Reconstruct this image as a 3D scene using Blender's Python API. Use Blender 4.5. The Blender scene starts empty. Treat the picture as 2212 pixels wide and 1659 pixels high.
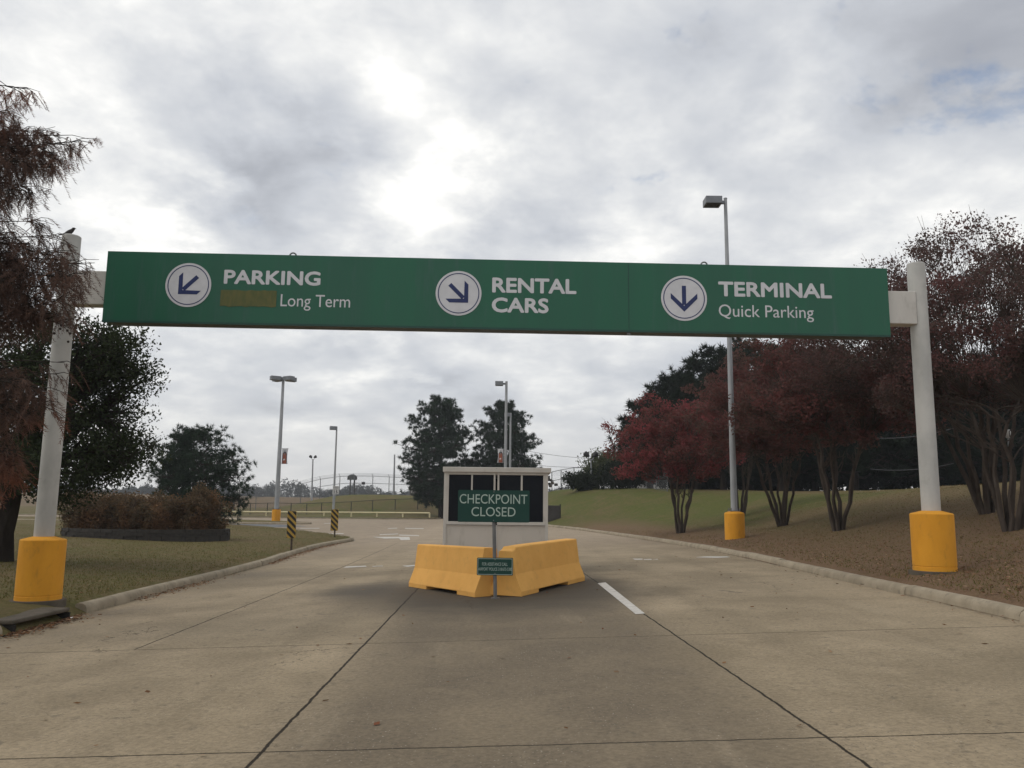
import bpy, bmesh, math, random
import numpy as np
from mathutils import Vector, Matrix
from mathutils.geometry import delaunay_2d_cdt

R_ = math.radians
rng = np.random.default_rng(7)
random.seed(7)
scn = bpy.context.scene

# ------------------------------------------------------------------ camera
F, CX, CY, EYE = 1789.0, 1106.0, 829.5, 1.5
PITCH, ROLL = math.atan(267.5 / F), 0.011
UX = np.array([1., 0, 0]); UU = np.array([0, -math.sin(PITCH), math.cos(PITCH)]); UV = np.array([0, math.cos(PITCH), math.sin(PITCH)])
XC = math.cos(ROLL) * UX + math.sin(ROLL) * UU
YC = -math.sin(ROLL) * UX + math.cos(ROLL) * UU
cam = bpy.data.cameras.new("camera"); cam_o = bpy.data.objects.new("camera", cam)
scn.collection.objects.link(cam_o)
m = Matrix(((XC[0], YC[0], -UV[0], 0), (XC[1], YC[1], -UV[1], 0), (XC[2], YC[2], -UV[2], EYE), (0, 0, 0, 1)))
cam_o.matrix_world = m
cam.sensor_width = 36; cam.lens = F / 2212 * 36; cam.clip_end = 6000; cam.clip_start = .05
scn.camera = cam_o

def ray(px, py):
    d = UV + XC * (px - CX) / F - YC * (py - CY) / F
    return d / d[1]
def at(px, py, D):
    return np.array([0, 0, EYE]) + ray(px, py) * D

# ------------------------------------------------------------------ view, sun and sky
vs = scn.view_settings
vs.view_transform = 'Standard'; vs.look = 'None'; vs.gamma = 1; vs.use_curve_mapping = False
vs.exposure = 0.22
SUN_EL, SUN_AZ = R_(48), R_(-105)          # azimuth from +y, negative = to the left
sun = bpy.data.lights.new("sun", 'SUN'); sun.energy = 0.8; sun.angle = R_(30); sun.color = (1, .95, .87)
sun_o = bpy.data.objects.new("sun", sun); scn.collection.objects.link(sun_o)
sd = Vector((math.sin(SUN_AZ) * math.cos(SUN_EL), math.cos(SUN_AZ) * math.cos(SUN_EL), math.sin(SUN_EL)))
sun_o.rotation_euler = sd.to_track_quat('Z', 'Y').to_euler()

class NT:
    """small helper for writing node graphs"""
    def __init__(s, tree): s.t = tree; s.n = tree.nodes; s.l = tree.links
    def new(s, typ, **kw):
        n = s.n.new(typ)
        for k, v in kw.items(): setattr(n, k, v)
        return n
    def put(s, sock, v):
        if isinstance(v, bpy.types.NodeSocket): s.l.new(v, sock)
        elif v is not None:
            if sock.type == 'RGBA' and len(v) == 3: v = (*v, 1)
            sock.default_value = v
    def math(s, op, a, b=None, c=None, clamp=False):
        n = s.new('ShaderNodeMath', operation=op); n.use_clamp = clamp
        s.put(n.inputs[0], a)
        if b is not None: s.put(n.inputs[1], b)
        if c is not None: s.put(n.inputs[2], c)
        return n.outputs[0]
    def vm(s, op, a, b=None, out=0):
        n = s.new('ShaderNodeVectorMath', operation=op)
        s.put(n.inputs[0], a)
        if b is not None: s.put(n.inputs[3 if op == 'SCALE' else 1], b)
        return n.outputs[out]
    def mix(s, f, a, b, blend='MIX'):
        n = s.new('ShaderNodeMix', data_type='RGBA', blend_type=blend)
        s.put(n.inputs[0], f); s.put(n.inputs[6], a); s.put(n.inputs[7], b)
        return n.outputs[2]
    def noise(s, vec, scale, detail=4, rough=.55, dist=0, col=False):
        n = s.new('ShaderNodeTexNoise')
        s.put(n.inputs['Vector'], vec); n.inputs['Scale'].default_value = scale
        n.inputs['Detail'].default_value = detail; n.inputs['Roughness'].default_value = rough
        n.inputs['Distortion'].default_value = dist
        return n.outputs['Color' if col else 'Fac']
    def ramp(s, f, stops, interp='LINEAR'):
        n = s.new('ShaderNodeValToRGB'); cr = n.color_ramp; cr.interpolation = interp
        while len(cr.elements) < len(stops): cr.elements.new(.5)
        for e, (p, c) in zip(cr.elements, stops):
            e.position = p; e.color = (*c, 1) if hasattr(c, '__len__') else (c, c, c, 1)
        s.put(n.inputs[0], f); return n.outputs[0]
    def rng(s, v, a, b, c=0, d=1, smooth=True):
        n = s.new('ShaderNodeMapRange', interpolation_type='SMOOTHSTEP' if smooth else 'LINEAR')
        s.put(n.inputs[0], v)
        for i, x in enumerate((a, b, c, d)): n.inputs[1 + i].default_value = x
        return n.outputs[0]
    def sep(s, v):
        n = s.new('ShaderNodeSeparateXYZ'); s.put(n.inputs[0], v); return n.outputs
    def comb(s, x, y, z):
        n = s.new('ShaderNodeCombineXYZ'); s.put(n.inputs[0], x); s.put(n.inputs[1], y); s.put(n.inputs[2], z); return n.outputs[0]

SKY_STRENGTH = 0.1
world = bpy.data.worlds.new("World"); scn.world = world; world.use_nodes = True
def build_sky():
    t = NT(world.node_tree); t.n.clear()
    sky = t.new('ShaderNodeTexSky', sky_type='NISHITA'); sky.sun_disc = False
    sky.sun_elevation = SUN_EL; sky.sun_rotation = SUN_AZ; sky.air_density = 1.0; sky.dust_density = 2.0
    tc = t.new('ShaderNodeTexCoord'); d = t.vm('NORMALIZE', tc.outputs['Generated'])
    x, y, z = t.sep(d)
    zz = t.math('ADD', t.math('MAXIMUM', z, 0.0), 0.30)
    q = t.comb(t.math('DIVIDE', x, zz), t.math('DIVIDE', y, zz), 0.0)
    big = t.noise(q, 1.5, 5, .5, .2)
    mid = t.noise(q, 3.6, 8, .55, .25)
    w1 = t.vm('SUBTRACT', t.noise(q, 3.5, 6, .6, 0, True), (.5, .5, .5))
    dw = t.vm('NORMALIZE', t.vm('ADD', d, t.vm('SCALE', w1, .34)))
    v = t.math('ADD', t.math('MULTIPLY_ADD', big, 1.1, .05), t.math('MULTIPLY_ADD', mid, 1.05, -.52))
    # brighter and darker banks of cloud: where on the dome, how wide (deg), how much
    for px, py, rad, amp in SKY_BANKS:
        c = ray(px, py); c = c / np.linalg.norm(c)
        k = 1.0 / (1 - math.cos(R_(rad)))
        g = t.math('EXPONENT', t.math('MULTIPLY', t.math('SUBTRACT', t.vm('DOT_PRODUCT', dw, tuple(c), 1), 1.0), k))
        v = t.math('MULTIPLY_ADD', g, amp, v)
    puff = t.noise(q, 9.0, 8, .6, .15)
    v = t.math('MULTIPLY_ADD', t.math('MULTIPLY', t.math('ADD', puff, -.5), t.rng(v, .38, .75)), .85, v)
    v = t.math('ADD', v, .015)
    col = t.ramp(v, [(0, (.33, .345, .385)), (.22, (.40, .415, .45)), (.42, (.54, .56, .595)), (.64, (.69, .70, .71)), (.86, (.83, .83, .815)), (1, (.95, .94, .91))])
    low = t.rng(z, .0, .16, 1, 0)
    col = t.mix(t.math('MULTIPLY', low, .6), col, (.74, .725, .70))
    col = t.vm('SCALE', col, 1 / SKY_STRENGTH)
    gap = t.rng(t.math('ADD', t.noise(q, 4.2, 7, .6, .2), t.math('MULTIPLY', v, -.25)), .46, .58, 0, .6)
    hi = t.rng(z, .25, .45)
    gap = t.math('MULTIPLY_ADD', gap, hi, .04)
    skyc = t.mix(gap, col, t.vm('SCALE', sky.outputs[0], 1.3))
    bg = t.new('ShaderNodeBackground'); t.put(bg.inputs[0], skyc); bg.inputs[1].default_value = SKY_STRENGTH
    out = t.new('ShaderNodeOutputWorld'); t.l.new(bg.outputs[0], out.inputs[0])
SKY_BANKS = [(960, 360, 4.2, .24), (900, 470, 4.2, .34), (1010, 300, 2.6, .16), (310, 450, 3.2, .34), (600, 40, 7, .28), (150, 130, 7, .16), (40, 250, 7, .20), (1400, 520, 4.5, .28), (1200, 560, 4, .10),
             (1700, 320, 3.5, .22), (870, 185, 1.5, .22), (790, 748, 2.6, .30), (1340, 300, 3.5, .12), (2120, 380, 8, .20), (620, 1010, 6, .10), (1300, 1010, 8, .06),
             (610, 370, 6.5, -.26), (470, 260, 5, -.12), (1950, 120, 10, -.26), (1330, 150, 7, -.10), (520, 850, 6, -.14), (1180, 470, 3.5, -.14), (900, 880, 6, -.14), (1250, 850, 6, -.10), (390, 20, 2.5, -.2), (1100, 40, 4, -.06)]
build_sky()

# ------------------------------------------------------------------ object helpers
COL = scn.collection
def link(o): COL.objects.link(o); return o
def tag(o, label=None, cat=None, group=None, kind=None):
    if label: o["label"] = label
    if cat: o["category"] = cat
    if group: o["group"] = group
    if kind: o["kind"] = kind
    return o
def thing(name, loc, label, cat, group=None, rz=0.0):
    o = bpy.data.objects.new(name, None); o.empty_display_size = .2
    o.location = Vector([float(c) for c in loc]); o.rotation_euler = (0, 0, rz)
    link(o); return tag(o, label, cat, group)
def np_mesh(name, V, faces_flat, n_per, mat, parent=None, smooth=False, mats=None, midx=None):
    V = np.asarray(V, dtype=np.float32).reshape(-1, 3); ff = np.asarray(faces_flat, dtype=np.int32).ravel()
    nf = len(ff) // n_per
    me = bpy.data.meshes.new(name)
    me.vertices.add(len(V)); me.vertices.foreach_set("co", V.ravel())
    me.loops.add(len(ff)); me.loops.foreach_set("vertex_index", ff)
    me.polygons.add(nf); me.polygons.foreach_set("loop_start", np.arange(nf, dtype=np.int32) * n_per)
    me.polygons.foreach_set("loop_total", np.full(nf, n_per, dtype=np.int32))
    if smooth: me.polygons.foreach_set("use_smooth", np.ones(nf, dtype=bool))
    for mm in (mats or [mat]): me.materials.append(mm)
    if midx is not None: me.polygons.foreach_set("material_index", np.asarray(midx, dtype=np.int32))
    me.update(calc_edges=True); me.validate()
    o = bpy.data.objects.new(name, me); link(o)
    if parent is not None: o.parent = parent
    return o
class MB:
    """collects shapes and links them as one mesh object"""
    def __init__(s): s.v = []; s.f = []; s.m = []; s.mat = 0
    def add(s, vs, fs):
        b = len(s.v); s.v += [tuple(float(c) for c in p) for p in vs]
        for f in fs: s.f.append(tuple(i + b for i in f)); s.m.append(s.mat)
        return s
    def box(s, a, b):
        (x0, y0, z0), (x1, y1, z1) = a, b
        return s.add([(x0, y0, z0), (x1, y0, z0), (x1, y1, z0), (x0, y1, z0), (x0, y0, z1), (x1, y0, z1), (x1, y1, z1), (x0, y1, z1)],
                     [(0, 3, 2, 1), (4, 5, 6, 7), (0, 1, 5, 4), (1, 2, 6, 5), (2, 3, 7, 6), (3, 0, 4, 7)])
    def tube(s, pts, rads, n=8, cap=True):
        pts = [Vector([float(c) for c in p]) for p in pts]
        if not hasattr(rads, '__len__'): rads = [rads] * len(pts)
        vs = []; fs = []
        for i, p in enumerate(pts):
            t = (pts[min(i + 1, len(pts) - 1)] - pts[max(i - 1, 0)])
            if t.length < 1e-9: t = Vector((0, 0, 1))
            t.normalize()
            a = t.cross(Vector((0, 1, 0)) if abs(t.y) < .9 else Vector((1, 0, 0))).normalized(); b = t.cross(a)
            for k in range(n):
                an = 2 * math.pi * k / n
                vs.append(p + (a * math.cos(an) + b * math.sin(an)) * rads[i])
        for i in range(len(pts) - 1):
            for k in range(n):
                k2 = (k + 1) % n
                fs.append((i * n + k, i * n + k2, (i + 1) * n + k2, (i + 1) * n + k))
        if cap:
            fs.append(tuple(range(n - 1, -1, -1))); e = (len(pts) - 1) * n; fs.append(tuple(e + k for k in range(n)))
        return s.add(vs, fs)
    def lathe(s, prof, n=32, c=(0, 0, 0)):
        vs = []; fs = []
        for r, z in prof:
            for k in range(n):
                an = 2 * math.pi * k / n
                vs.append((c[0] + r * math.cos(an), c[1] + r * math.sin(an), c[2] + z))
        for i in range(len(prof) - 1):
            for k in range(n):
                k2 = (k + 1) % n
                fs.append((i * n + k, i * n + k2, (i + 1) * n + k2, (i + 1) * n + k))
        fs.append(tuple(range(n - 1, -1, -1))); e = (len(prof) - 1) * n; fs.append(tuple(e + k for k in range(n)))
        return s.add(vs, fs)
    def poly(s, pts): return s.add(pts, [tuple(range(len(pts)))])
    def slab(s, pts2, y0, y1):
        """outline in x,z given thickness along y (front at y0)"""
        n = len(pts2)
        vs = [(x, y0, z) for x, z in pts2] + [(x, y1, z) for x, z in pts2]
        return s.add(vs, [tuple(range(n)), tuple(range(2 * n - 1, n - 1, -1))] + [(i, n + i, n + (i + 1) % n, (i + 1) % n) for i in range(n)])
    def build(s, name, mat, parent=None, bevel=0, smooth=None, off=None):
        me = bpy.data.meshes.new(name)
        v = s.v if off is None else [(a - off[0], b - off[1], c - off[2]) for a, b, c in s.v]
        me.from_pydata(v, [], s.f)
        mats = mat if isinstance(mat, (list, tuple)) else [mat]
        for mm in mats: me.materials.append(mm)
        me.polygons.foreach_set("material_index", s.m)
        bm = bmesh.new(); bm.from_mesh(me); bmesh.ops.recalc_face_normals(bm, faces=bm.faces); bm.to_mesh(me); bm.free()
        if smooth is not None:
            me.polygons.foreach_set("use_smooth", [True] * len(me.polygons)); me.set_sharp_from_angle(angle=R_(smooth))
        o = bpy.data.objects.new(name, me); link(o)
        if bevel:
            md = o.modifiers.new("bevel", 'BEVEL'); md.width = bevel; md.segments = 2; md.limit_method = 'ANGLE'; md.angle_limit = R_(40)
        if parent is not None: o.parent = parent
        return o
def copy_tree(o, parent=None):
    c = o.copy(); COL.objects.link(c)
    if parent is not None: c.parent = parent
    for ch in list(o.children): copy_tree(ch, c)
    return c

# ------------------------------------------------------------------ materials
MATS = {}
def newmat(name):
    mt = bpy.data.materials.new(name); mt.use_nodes = True; t = NT(mt.node_tree); t.n.clear()
    MATS[name] = mt; return mt, t
def finish(t, col, rough=.8, bump=None, bstr=.3, metal=0.0, spec=.5, bdist=.01):
    p = t.new('ShaderNodeBsdfPrincipled'); t.put(p.inputs['Base Color'], col); t.put(p.inputs['Roughness'], rough)
    p.inputs['Metallic'].default_value = metal; p.inputs['Specular IOR Level'].default_value = spec
    if bump is not None:
        b = t.new('ShaderNodeBump'); b.inputs['Strength'].default_value = bstr; b.inputs['Distance'].default_value = bdist
        t.put(b.inputs['Height'], bump); t.l.new(b.outputs[0], p.inputs['Normal'])
    o = t.new('ShaderNodeOutputMaterial'); t.l.new(p.outputs[0], o.inputs[0]); return p
def paint(name, c, c2=None, rough=.55, scale=4, bump=.15, bscale=60, metal=0.0, spec=.4, streak=1.0, dirt=None, dirtamt=.35):
    """paint, metal, concrete: two shades through noise, fine bump, optional grime"""
    mt, t = newmat(name); c2 = c2 or tuple(x * .78 for x in c)
    tc = t.new('ShaderNodeTexCoord'); v = tc.outputs['Object']
    mp = t.new('ShaderNodeMapping'); t.put(mp.inputs[0], v); mp.inputs['Scale'].default_value = (1, 1, streak)
    n = t.noise(mp.outputs[0], scale, 6, .6)
    col = t.mix(t.rng(n, .3, .7), c, c2)
    if dirt:
        g = t.rng(t.noise(mp.outputs[0], scale * 2.7, 8, .65), .52, .72)
        col = t.mix(t.math('MULTIPLY', g, dirtamt), col, dirt)
    finish(t, col, rough, t.noise(v, bscale, 4), bump, metal, spec)
    return mt
def leafmat(name, cols, transl=.25, clump=None, cscale=.9):
    mt, t = newmat(name)
    g = t.new('ShaderNodeNewGeometry'); rnd = g.outputs['Random Per Island']
    n = len(cols); col = t.ramp(rnd, [(i / max(1, n - 1), c) for i, c in enumerate(cols)])
    tc = t.new('ShaderNodeTexCoord')
    if clump:
        f = t.rng(t.noise(tc.outputs['Object'], cscale, 3, .6), .45, .62)
        col = t.mix(t.math('MULTIPLY', f, .85), col, clump)
        f2 = t.noise(tc.outputs['Object'], cscale * 3.7, 4, .6); col = t.mix(t.rng(f2, .35, .65, .0, .5), col, t.vm('SCALE', col, .45))
    d = t.new('ShaderNodeBsdfDiffuse'); t.put(d.inputs[0], col)
    tr = t.new('ShaderNodeBsdfTranslucent'); t.put(tr.inputs[0], col)
    ms = t.new('ShaderNodeMixShader'); ms.inputs[0].default_value = transl
    t.l.new(d.outputs[0], ms.inputs[1]); t.l.new(tr.outputs[0], ms.inputs[2])
    o = t.new('ShaderNodeOutputMaterial'); t.l.new(ms.outputs[0], o.inputs[0]); return mt

m_post = paint('post_galvanised', (.50, .49, .46), (.39, .385, .365), .6, 2.2, .1, 40, 0, .3, .6, (.30, .29, .26), .35)
m_yellow = paint('yellow_paint', (.72, .33, .03), (.64, .285, .025), .8, 3, .5, 110, 0, .25, .45, (.36, .18, .035), .4)
m_barrier = paint('barrier_yellow', (.80, .435, .12), (.74, .385, .10), .85, 2.2, .35, 70, 0, .2, 1, (.46, .26, .09), .25)
m_green = paint('sign_green', (.013, .105, .058), (.016, .092, .056), .45, 2.2, .03, 30, 0, .35, .10, (.038, .10, .078), .7)
m_greendark = paint('sign_green_edge', (.010, .06, .045), None, .5, 2)
m_soffit = paint('sign_soffit', (.10, .11, .105), (.06, .075, .07), .6, 1.5)
m_white = paint('sign_white', (.58, .58, .60), (.52, .52, .54), .5, 6, .03)
m_blue = paint('sign_blue', (.012, .025, .11), None, .5, 6, .03)
m_patch = paint('tan_patch', (.13, .125, .05), (.09, .105, .045), .8, 14, .2, 60, 0, .2, .4)
m_metal = paint('lamp_grey', (.34, .35, .36), (.26, .27, .28), .5, 2.5, .1, 40, .2, .4, .5)
m_head = paint('lamp_head_grey', (.19, .20, .215), (.15, .16, .175), .55, 5, .1, 40, .1)
m_lens = paint('lamp_lens', (.06, .065, .075), None, .25, 5, .0)
m_booth = paint('booth_panel', (.56, .52, .465), (.51, .475, .42), .6, 1.3, .05, 40, 0, .3, .35, (.24, .22, .19), .35)
m_boothframe = paint('booth_frame', (.57, .545, .50), (.50, .475, .435), .5, 2, .04, 40, 0, .3, .5, (.26, .24, .21), .3)
m_glass = paint('dark_glass', (.006, .008, .012), (.010, .012, .016), .2, 1.5, .01, 20, 0, .08)
m_csgreen = paint('checkpoint_green', (.007, .045, .034), (.009, .05, .038), .75, 2, .03)
m_ctext = paint('pale_green_text', (.42, .50, .44), (.36, .44, .39), .6, 6, .03)
m_steel = paint('sign_post_steel', (.20, .20, .195), (.13, .13, .13), .55, 6, .15, 60, .3, .4, .4)
m_rust = paint('rusty_post', (.075, .05, .035), (.04, .03, .024), .8, 10)
m_black = paint('black_paint', (.014, .013, .012), (.022, .02, .018), .6, 6)
m_hazyellow = paint('marker_yellow', (.42, .27, .05), (.36, .225, .04), .6, 4, .05, 40, 0, .3, 1, (.22, .15, .05), .3)
m_sswhite = paint('speed_sign_white', (.60, .60, .59), (.54, .54, .53), .6, 4, .03)
m_rail = paint('rail_yellow', (.66, .58, .36), (.58, .50, .30), .7, 3)
m_fence = paint('fence_galvanised', (.16, .165, .17), (.11, .115, .12), .6, 3)
m_fencedark = paint('fence_dark', (.05, .045, .04), (.035, .03, .028), .7, 3)
m_bannerw = paint('banner_white', (.55, .55, .56), (.48, .48, .49), .7, 3, .03)
m_bannerr = paint('banner_red', (.20, .045, .03), (.32, .11, .06), .7, 9, .03, streak=.2)
m_bannerd = paint('banner_dark', (.03, .018, .03), None, .7, 9, .03)
m_kerb = paint('kerb_concrete', (.35, .295, .215), (.25, .21, .15), .9, 2.5, .5, 50, 0, .2, 1, (.13, .11, .085), .55)
m_drain = paint('drain_concrete', (.13, .11, .085), (.085, .072, .056), .95, 5, .6, 50, 0, .2)
m_void = paint('drain_void', (.02, .017, .014), None, .95)
m_mark = paint('marking_white', (.60, .575, .53), (.46, .43, .385), .8, 9, .3, 60, 0, .2, 1, (.36, .32, .27), .55)
m_asph = paint('asphalt', (.165, .17, .178), (.125, .13, .138), .9, 1.5, .4, 90, 0, .2)
m_bark = paint('bark_grey', (.085, .068, .056), (.048, .038, .031), .9, 7, .8, 30, 0, .1, .25)
m_barkdark = paint('bark_dark', (.045, .037, .03), (.025, .02, .017), .95, 5, .8, 22, 0, .1, .3)
m_block = paint('planter_block', (.05, .044, .038), (.03, .027, .024), .95, 8, .6)
m_cone = paint('cypress_cone', (.035, .025, .02), None, .9)
m_bird = paint('bird_grey', (.05, .045, .042), (.035, .03, .03), .9, 40)
m_bwall = paint('building_wall', (.11, .095, .08), (.09, .078, .066), .9, .6)
m_btrim = paint('building_trim', (.36, .34, .32), None, .7)
m_wire = paint('wire_grey', (.10, .10, .11), None, .7)
m_trailer = paint('pale_siding', (.55, .54, .52), None, .7)
m_lit = leafmat('litter_leaf', [(.15, .08, .045), (.25, .14, .075), (.09, .045, .028), (.36, .25, .16), (.17, .07, .04)], .1)
m_grassb = leafmat('grass_blade', [(.10, .10, .026), (.165, .135, .045), (.065, .078, .018), (.20, .155, .07), (.12, .11, .03)], .25)
m_crape = leafmat('crape_leaf', [(.15, .068, .060), (.20, .078, .070), (.12, .072, .058), (.26, .088, .082), (.14, .095, .068)], .45, (.32, .080, .085), .8)
m_crapedark = leafmat('crape_leaf_dark', [(.135, .082, .070), (.165, .088, .076), (.11, .080, .066), (.19, .092, .082), (.11, .10, .072)], .45, (.19, .074, .068), .7)
m_crapenear = leafmat('crape_leaf_near', [(.115, .082, .074), (.138, .087, .079), (.095, .077, .067), (.158, .092, .084), (.10, .093, .07)], .45, (.155, .075, .070), .7)
m_cyp = leafmat('cypress_leaf', [(.135, .095, .080), (.18, .11, .085), (.115, .085, .075), (.21, .125, .092)], .45, (.26, .10, .058), .35)
m_oak = leafmat('oak_leaf', [(.034, .044, .022), (.045, .057, .028), (.026, .033, .018), (.058, .068, .036)], .2)
m_pine = leafmat('pine_needle', [(.028, .046, .030), (.038, .058, .036), (.022, .036, .024), (.05, .068, .043)], .15)
m_pinedark = leafmat('pine_needle_dark', [(.014, .022, .014), (.020, .030, .018), (.011, .016, .011)], .15)
m_shrub = leafmat('shrub_leaf', [(.155, .108, .066), (.115, .090, .058), (.205, .132, .078), (.10, .092, .058)], .35, (.25, .14, .075), .8)
m_pale = leafmat('pale_leaf', [(.10, .115, .055), (.075, .09, .042), (.14, .15, .085)], .3)
m_woods = leafmat('woods_leaf', [(.055, .065, .06), (.075, .078, .07), (.045, .055, .052), (.085, .078, .068)], .1)  # grey of the distant haze is mixed into these leaf colours
m_bush = leafmat('bush_leaf', [(.02, .028, .018), (.03, .038, .022), (.014, .02, .014)], .2)

# ------------------------------------------------------------------ ground shape
def ss(a, b, t):
    t = np.clip((np.asarray(t, float) - a) / (b - a), 0, 1); return t * t * (3 - 2 * t)
def zr(x, y):
    x = np.asarray(x, float); y = np.asarray(y, float)
    s = .0385 + (.010 - .0385) * ss(20, 45, y)
    return s * np.clip(x, -14, 14) + .28 * ss(45, 90, y)
def gp(px, py, dz=0.0):
    """where the sight line through a point of the picture meets the road"""
    r = ray(px, py); D = np.linspace(2, 300, 6000)
    P = np.array([0, 0, EYE]) + D[:, None] * r
    k = np.argmax(P[:, 2] < zr(P[:, 0], P[:, 1]) + dz); return P[k]
KR = [(5.75, -12), (5.8, 0), (5.9, 7), (6.05, 12), (6.2, 20), (6.35, 28), (6.4, 35), (6.15, 42), (5.4, 50), (4.1, 58), (2.6, 64), (.6, 74), (-1.2, 90), (-3, 132)]
KL = [(-6.2, -12), (-6.3, 0), (-6.5, 8), (-6.75, 12.9), (-7.0, 17), (-7.1, 21), (-7.2, 25), (-7.55, 29), (-7.7, 33), (-7.55, 36), (-7.2, 38.2), (-7.25, 39.6), (-7.9, 41), (-9.0, 43.2), (-10.6, 46),
      (-12.3, 50.5), (-15.7, 56), (-18.5, 58.2), (-24, 60), (-40, 63), (-120, 72)]
KF = [(-120, 92), (-60, 91), (-40, 90), (-20, 88.3), (-10.5, 87.5), (-8.3, 88.4), (-7.7, 91), (-8.0, 98), (-8.6, 112), (-9.5, 132)]
ISL = [(-16.2, 67.8), (-17.5, 66.9), (-24, 66.6), (-40, 69), (-90, 76), (-90, 83), (-40, 77), (-24, 75.0), (-17.5, 70.5), (-16.2, 69.0)]
def smooth_line(P, step):
    P = np.array(P, float)
    for _ in range(2):
        Q = [P[0]]
        for a, b in zip(P[:-1], P[1:]): Q += [a * .75 + b * .25, a * .25 + b * .75]
        P = np.array(Q + [P[-1]])
    d = np.r_[0, np.cumsum(np.linalg.norm(np.diff(P, axis=0), axis=1))]
    n = max(2, int(d[-1] / step)); t = np.linspace(0, d[-1], n)
    return np.c_[np.interp(t, d, P[:, 0]), np.interp(t, d, P[:, 1])]
KRs, KLs, KFs = smooth_line(KR, .8), smooth_line(KL, .8), smooth_line(KF, 1.2)
ISLs = smooth_line(ISL + [ISL[0]], 1.0)[:-1]
def seg_dist(P, L):
    P = np.asarray(P, float); best = np.full(len(P), 1e9); bz = np.zeros((len(P), 2))
    for a, b in zip(L[:-1], L[1:]):
        ab = b - a; t = np.clip(((P - a) @ ab) / (ab @ ab + 1e-12), 0, 1); q = a + t[:, None] * ab
        d = np.linalg.norm(P - q, axis=1); w = d < best; best[w] = d[w]; bz[w] = q[w]
    return best, bz
def inside(P, poly):
    P = np.asarray(P, float); x, y = P[:, 0], P[:, 1]; r = np.zeros(len(P), bool); n = len(poly); j = n - 1
    for i in range(n):
        xi, yi = poly[i]; xj, yj = poly[j]
        c = ((yi > y) != (yj > y)) & (x < (xj - xi) * (y - yi) / (yj - yi + 1e-15) + xi); r ^= c; j = i
    return r
ROAD = np.array(list(KRs) + list(KFs[::-1]) + [(-120, 72.0)] + list(KLs[::-1]))
def on_road(P): return inside(P, ROAD) & ~inside(P, ISLs)
R_PROF = ([0, .7, 1.5, 4.5, 8, 11, 14, 20, 60, 300], [0, .12, .2, .68, 1.5, 2.15, 2.45, 2.6, 2.5, 3.5])
LAWN = np.array(list(KLs) + [(-120, -12)])
RIGHT = np.array(list(KRs) + [(-3, 140), (400, 140), (400, -12)])
def gz_at(P):
    """height of the grass"""
    P = np.asarray(P, float).reshape(-1, 2); x, y = P[:, 0], P[:, 1]
    dR, qR = seg_dist(P, KRs); dL, qL = seg_dist(P, KLs[:90] if len(KLs) > 90 else KLs)
    nz = .05 * np.sin(x * .7 + y * .31) * np.cos(y * .43 - x * .2)
    zR = zr(qR[:, 0], qR[:, 1]) + .15 + np.interp(dR * (1 + 1.5 * ss(50, 85, y)), *R_PROF) * (1 + .22 * ss(50, 90, y)) - .13 * (1 - ss(0, .28, dR)) + nz * np.clip(dR / 4, 0, 1)
    dLa, qLa = seg_dist(P, KLs)
    zL = zr(qLa[:, 0], qLa[:, 1]) + .15 + np.interp(dLa, [0, .6, 3, 8, 30], [0, .08, .2, .3, .3]) - .13 * (1 - ss(0, .28, dLa)) + .6 * nz * np.clip(dLa / 4, 0, 1)
    dI = seg_dist(P, np.vstack([ISLs, ISLs[:1]]))[0]; zI = zr(x, y) + .15 + .06 * ss(0, 2, dI) - .13 * (1 - ss(0, .28, dI))
    dF, qF = seg_dist(P, KFs)
    px = x / np.maximum(y, 1)                               # bank gets lower to the left
    crest = .55 + 2.05 * ss(-.30, -.185, px)
    zF = zr(qF[:, 0], qF[:, 1]) + .15 + np.interp(dF, [0, 3, 8], [0, .05, .12]) + crest * ss(6, 24, y - 88) * ss(0, 3.5, dF)
    fld = 1.5 + .0118 * np.clip(y, 0, 270) + .3 * np.sin(x * .03) - .3
    zF = zF + (np.maximum(fld, zF) - zF) * ss(125, 200, y)
    lw = inside(P, LAWN); rt = inside(P, RIGHT); il = inside(P, ISLs)
    z = np.where(lw, zL, np.where(il, zI, np.where(rt, zR, zF)))
    w = ss(112, 150, y); z = np.where(rt, z * (1 - w) + np.maximum(zF, z) * w, z)
    de = seg_dist(P, np.array([[-9.5, 133.], [-2., 133.]]))[0]; e = ss(.3, 6, de)
    z = np.where(il, z, (zr(x, y) - .01) * (1 - e) + z * e)
    return z + nz * (y > 90) * e
def gz(x, y): return float(gz_at([(x, y)])[0])

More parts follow.
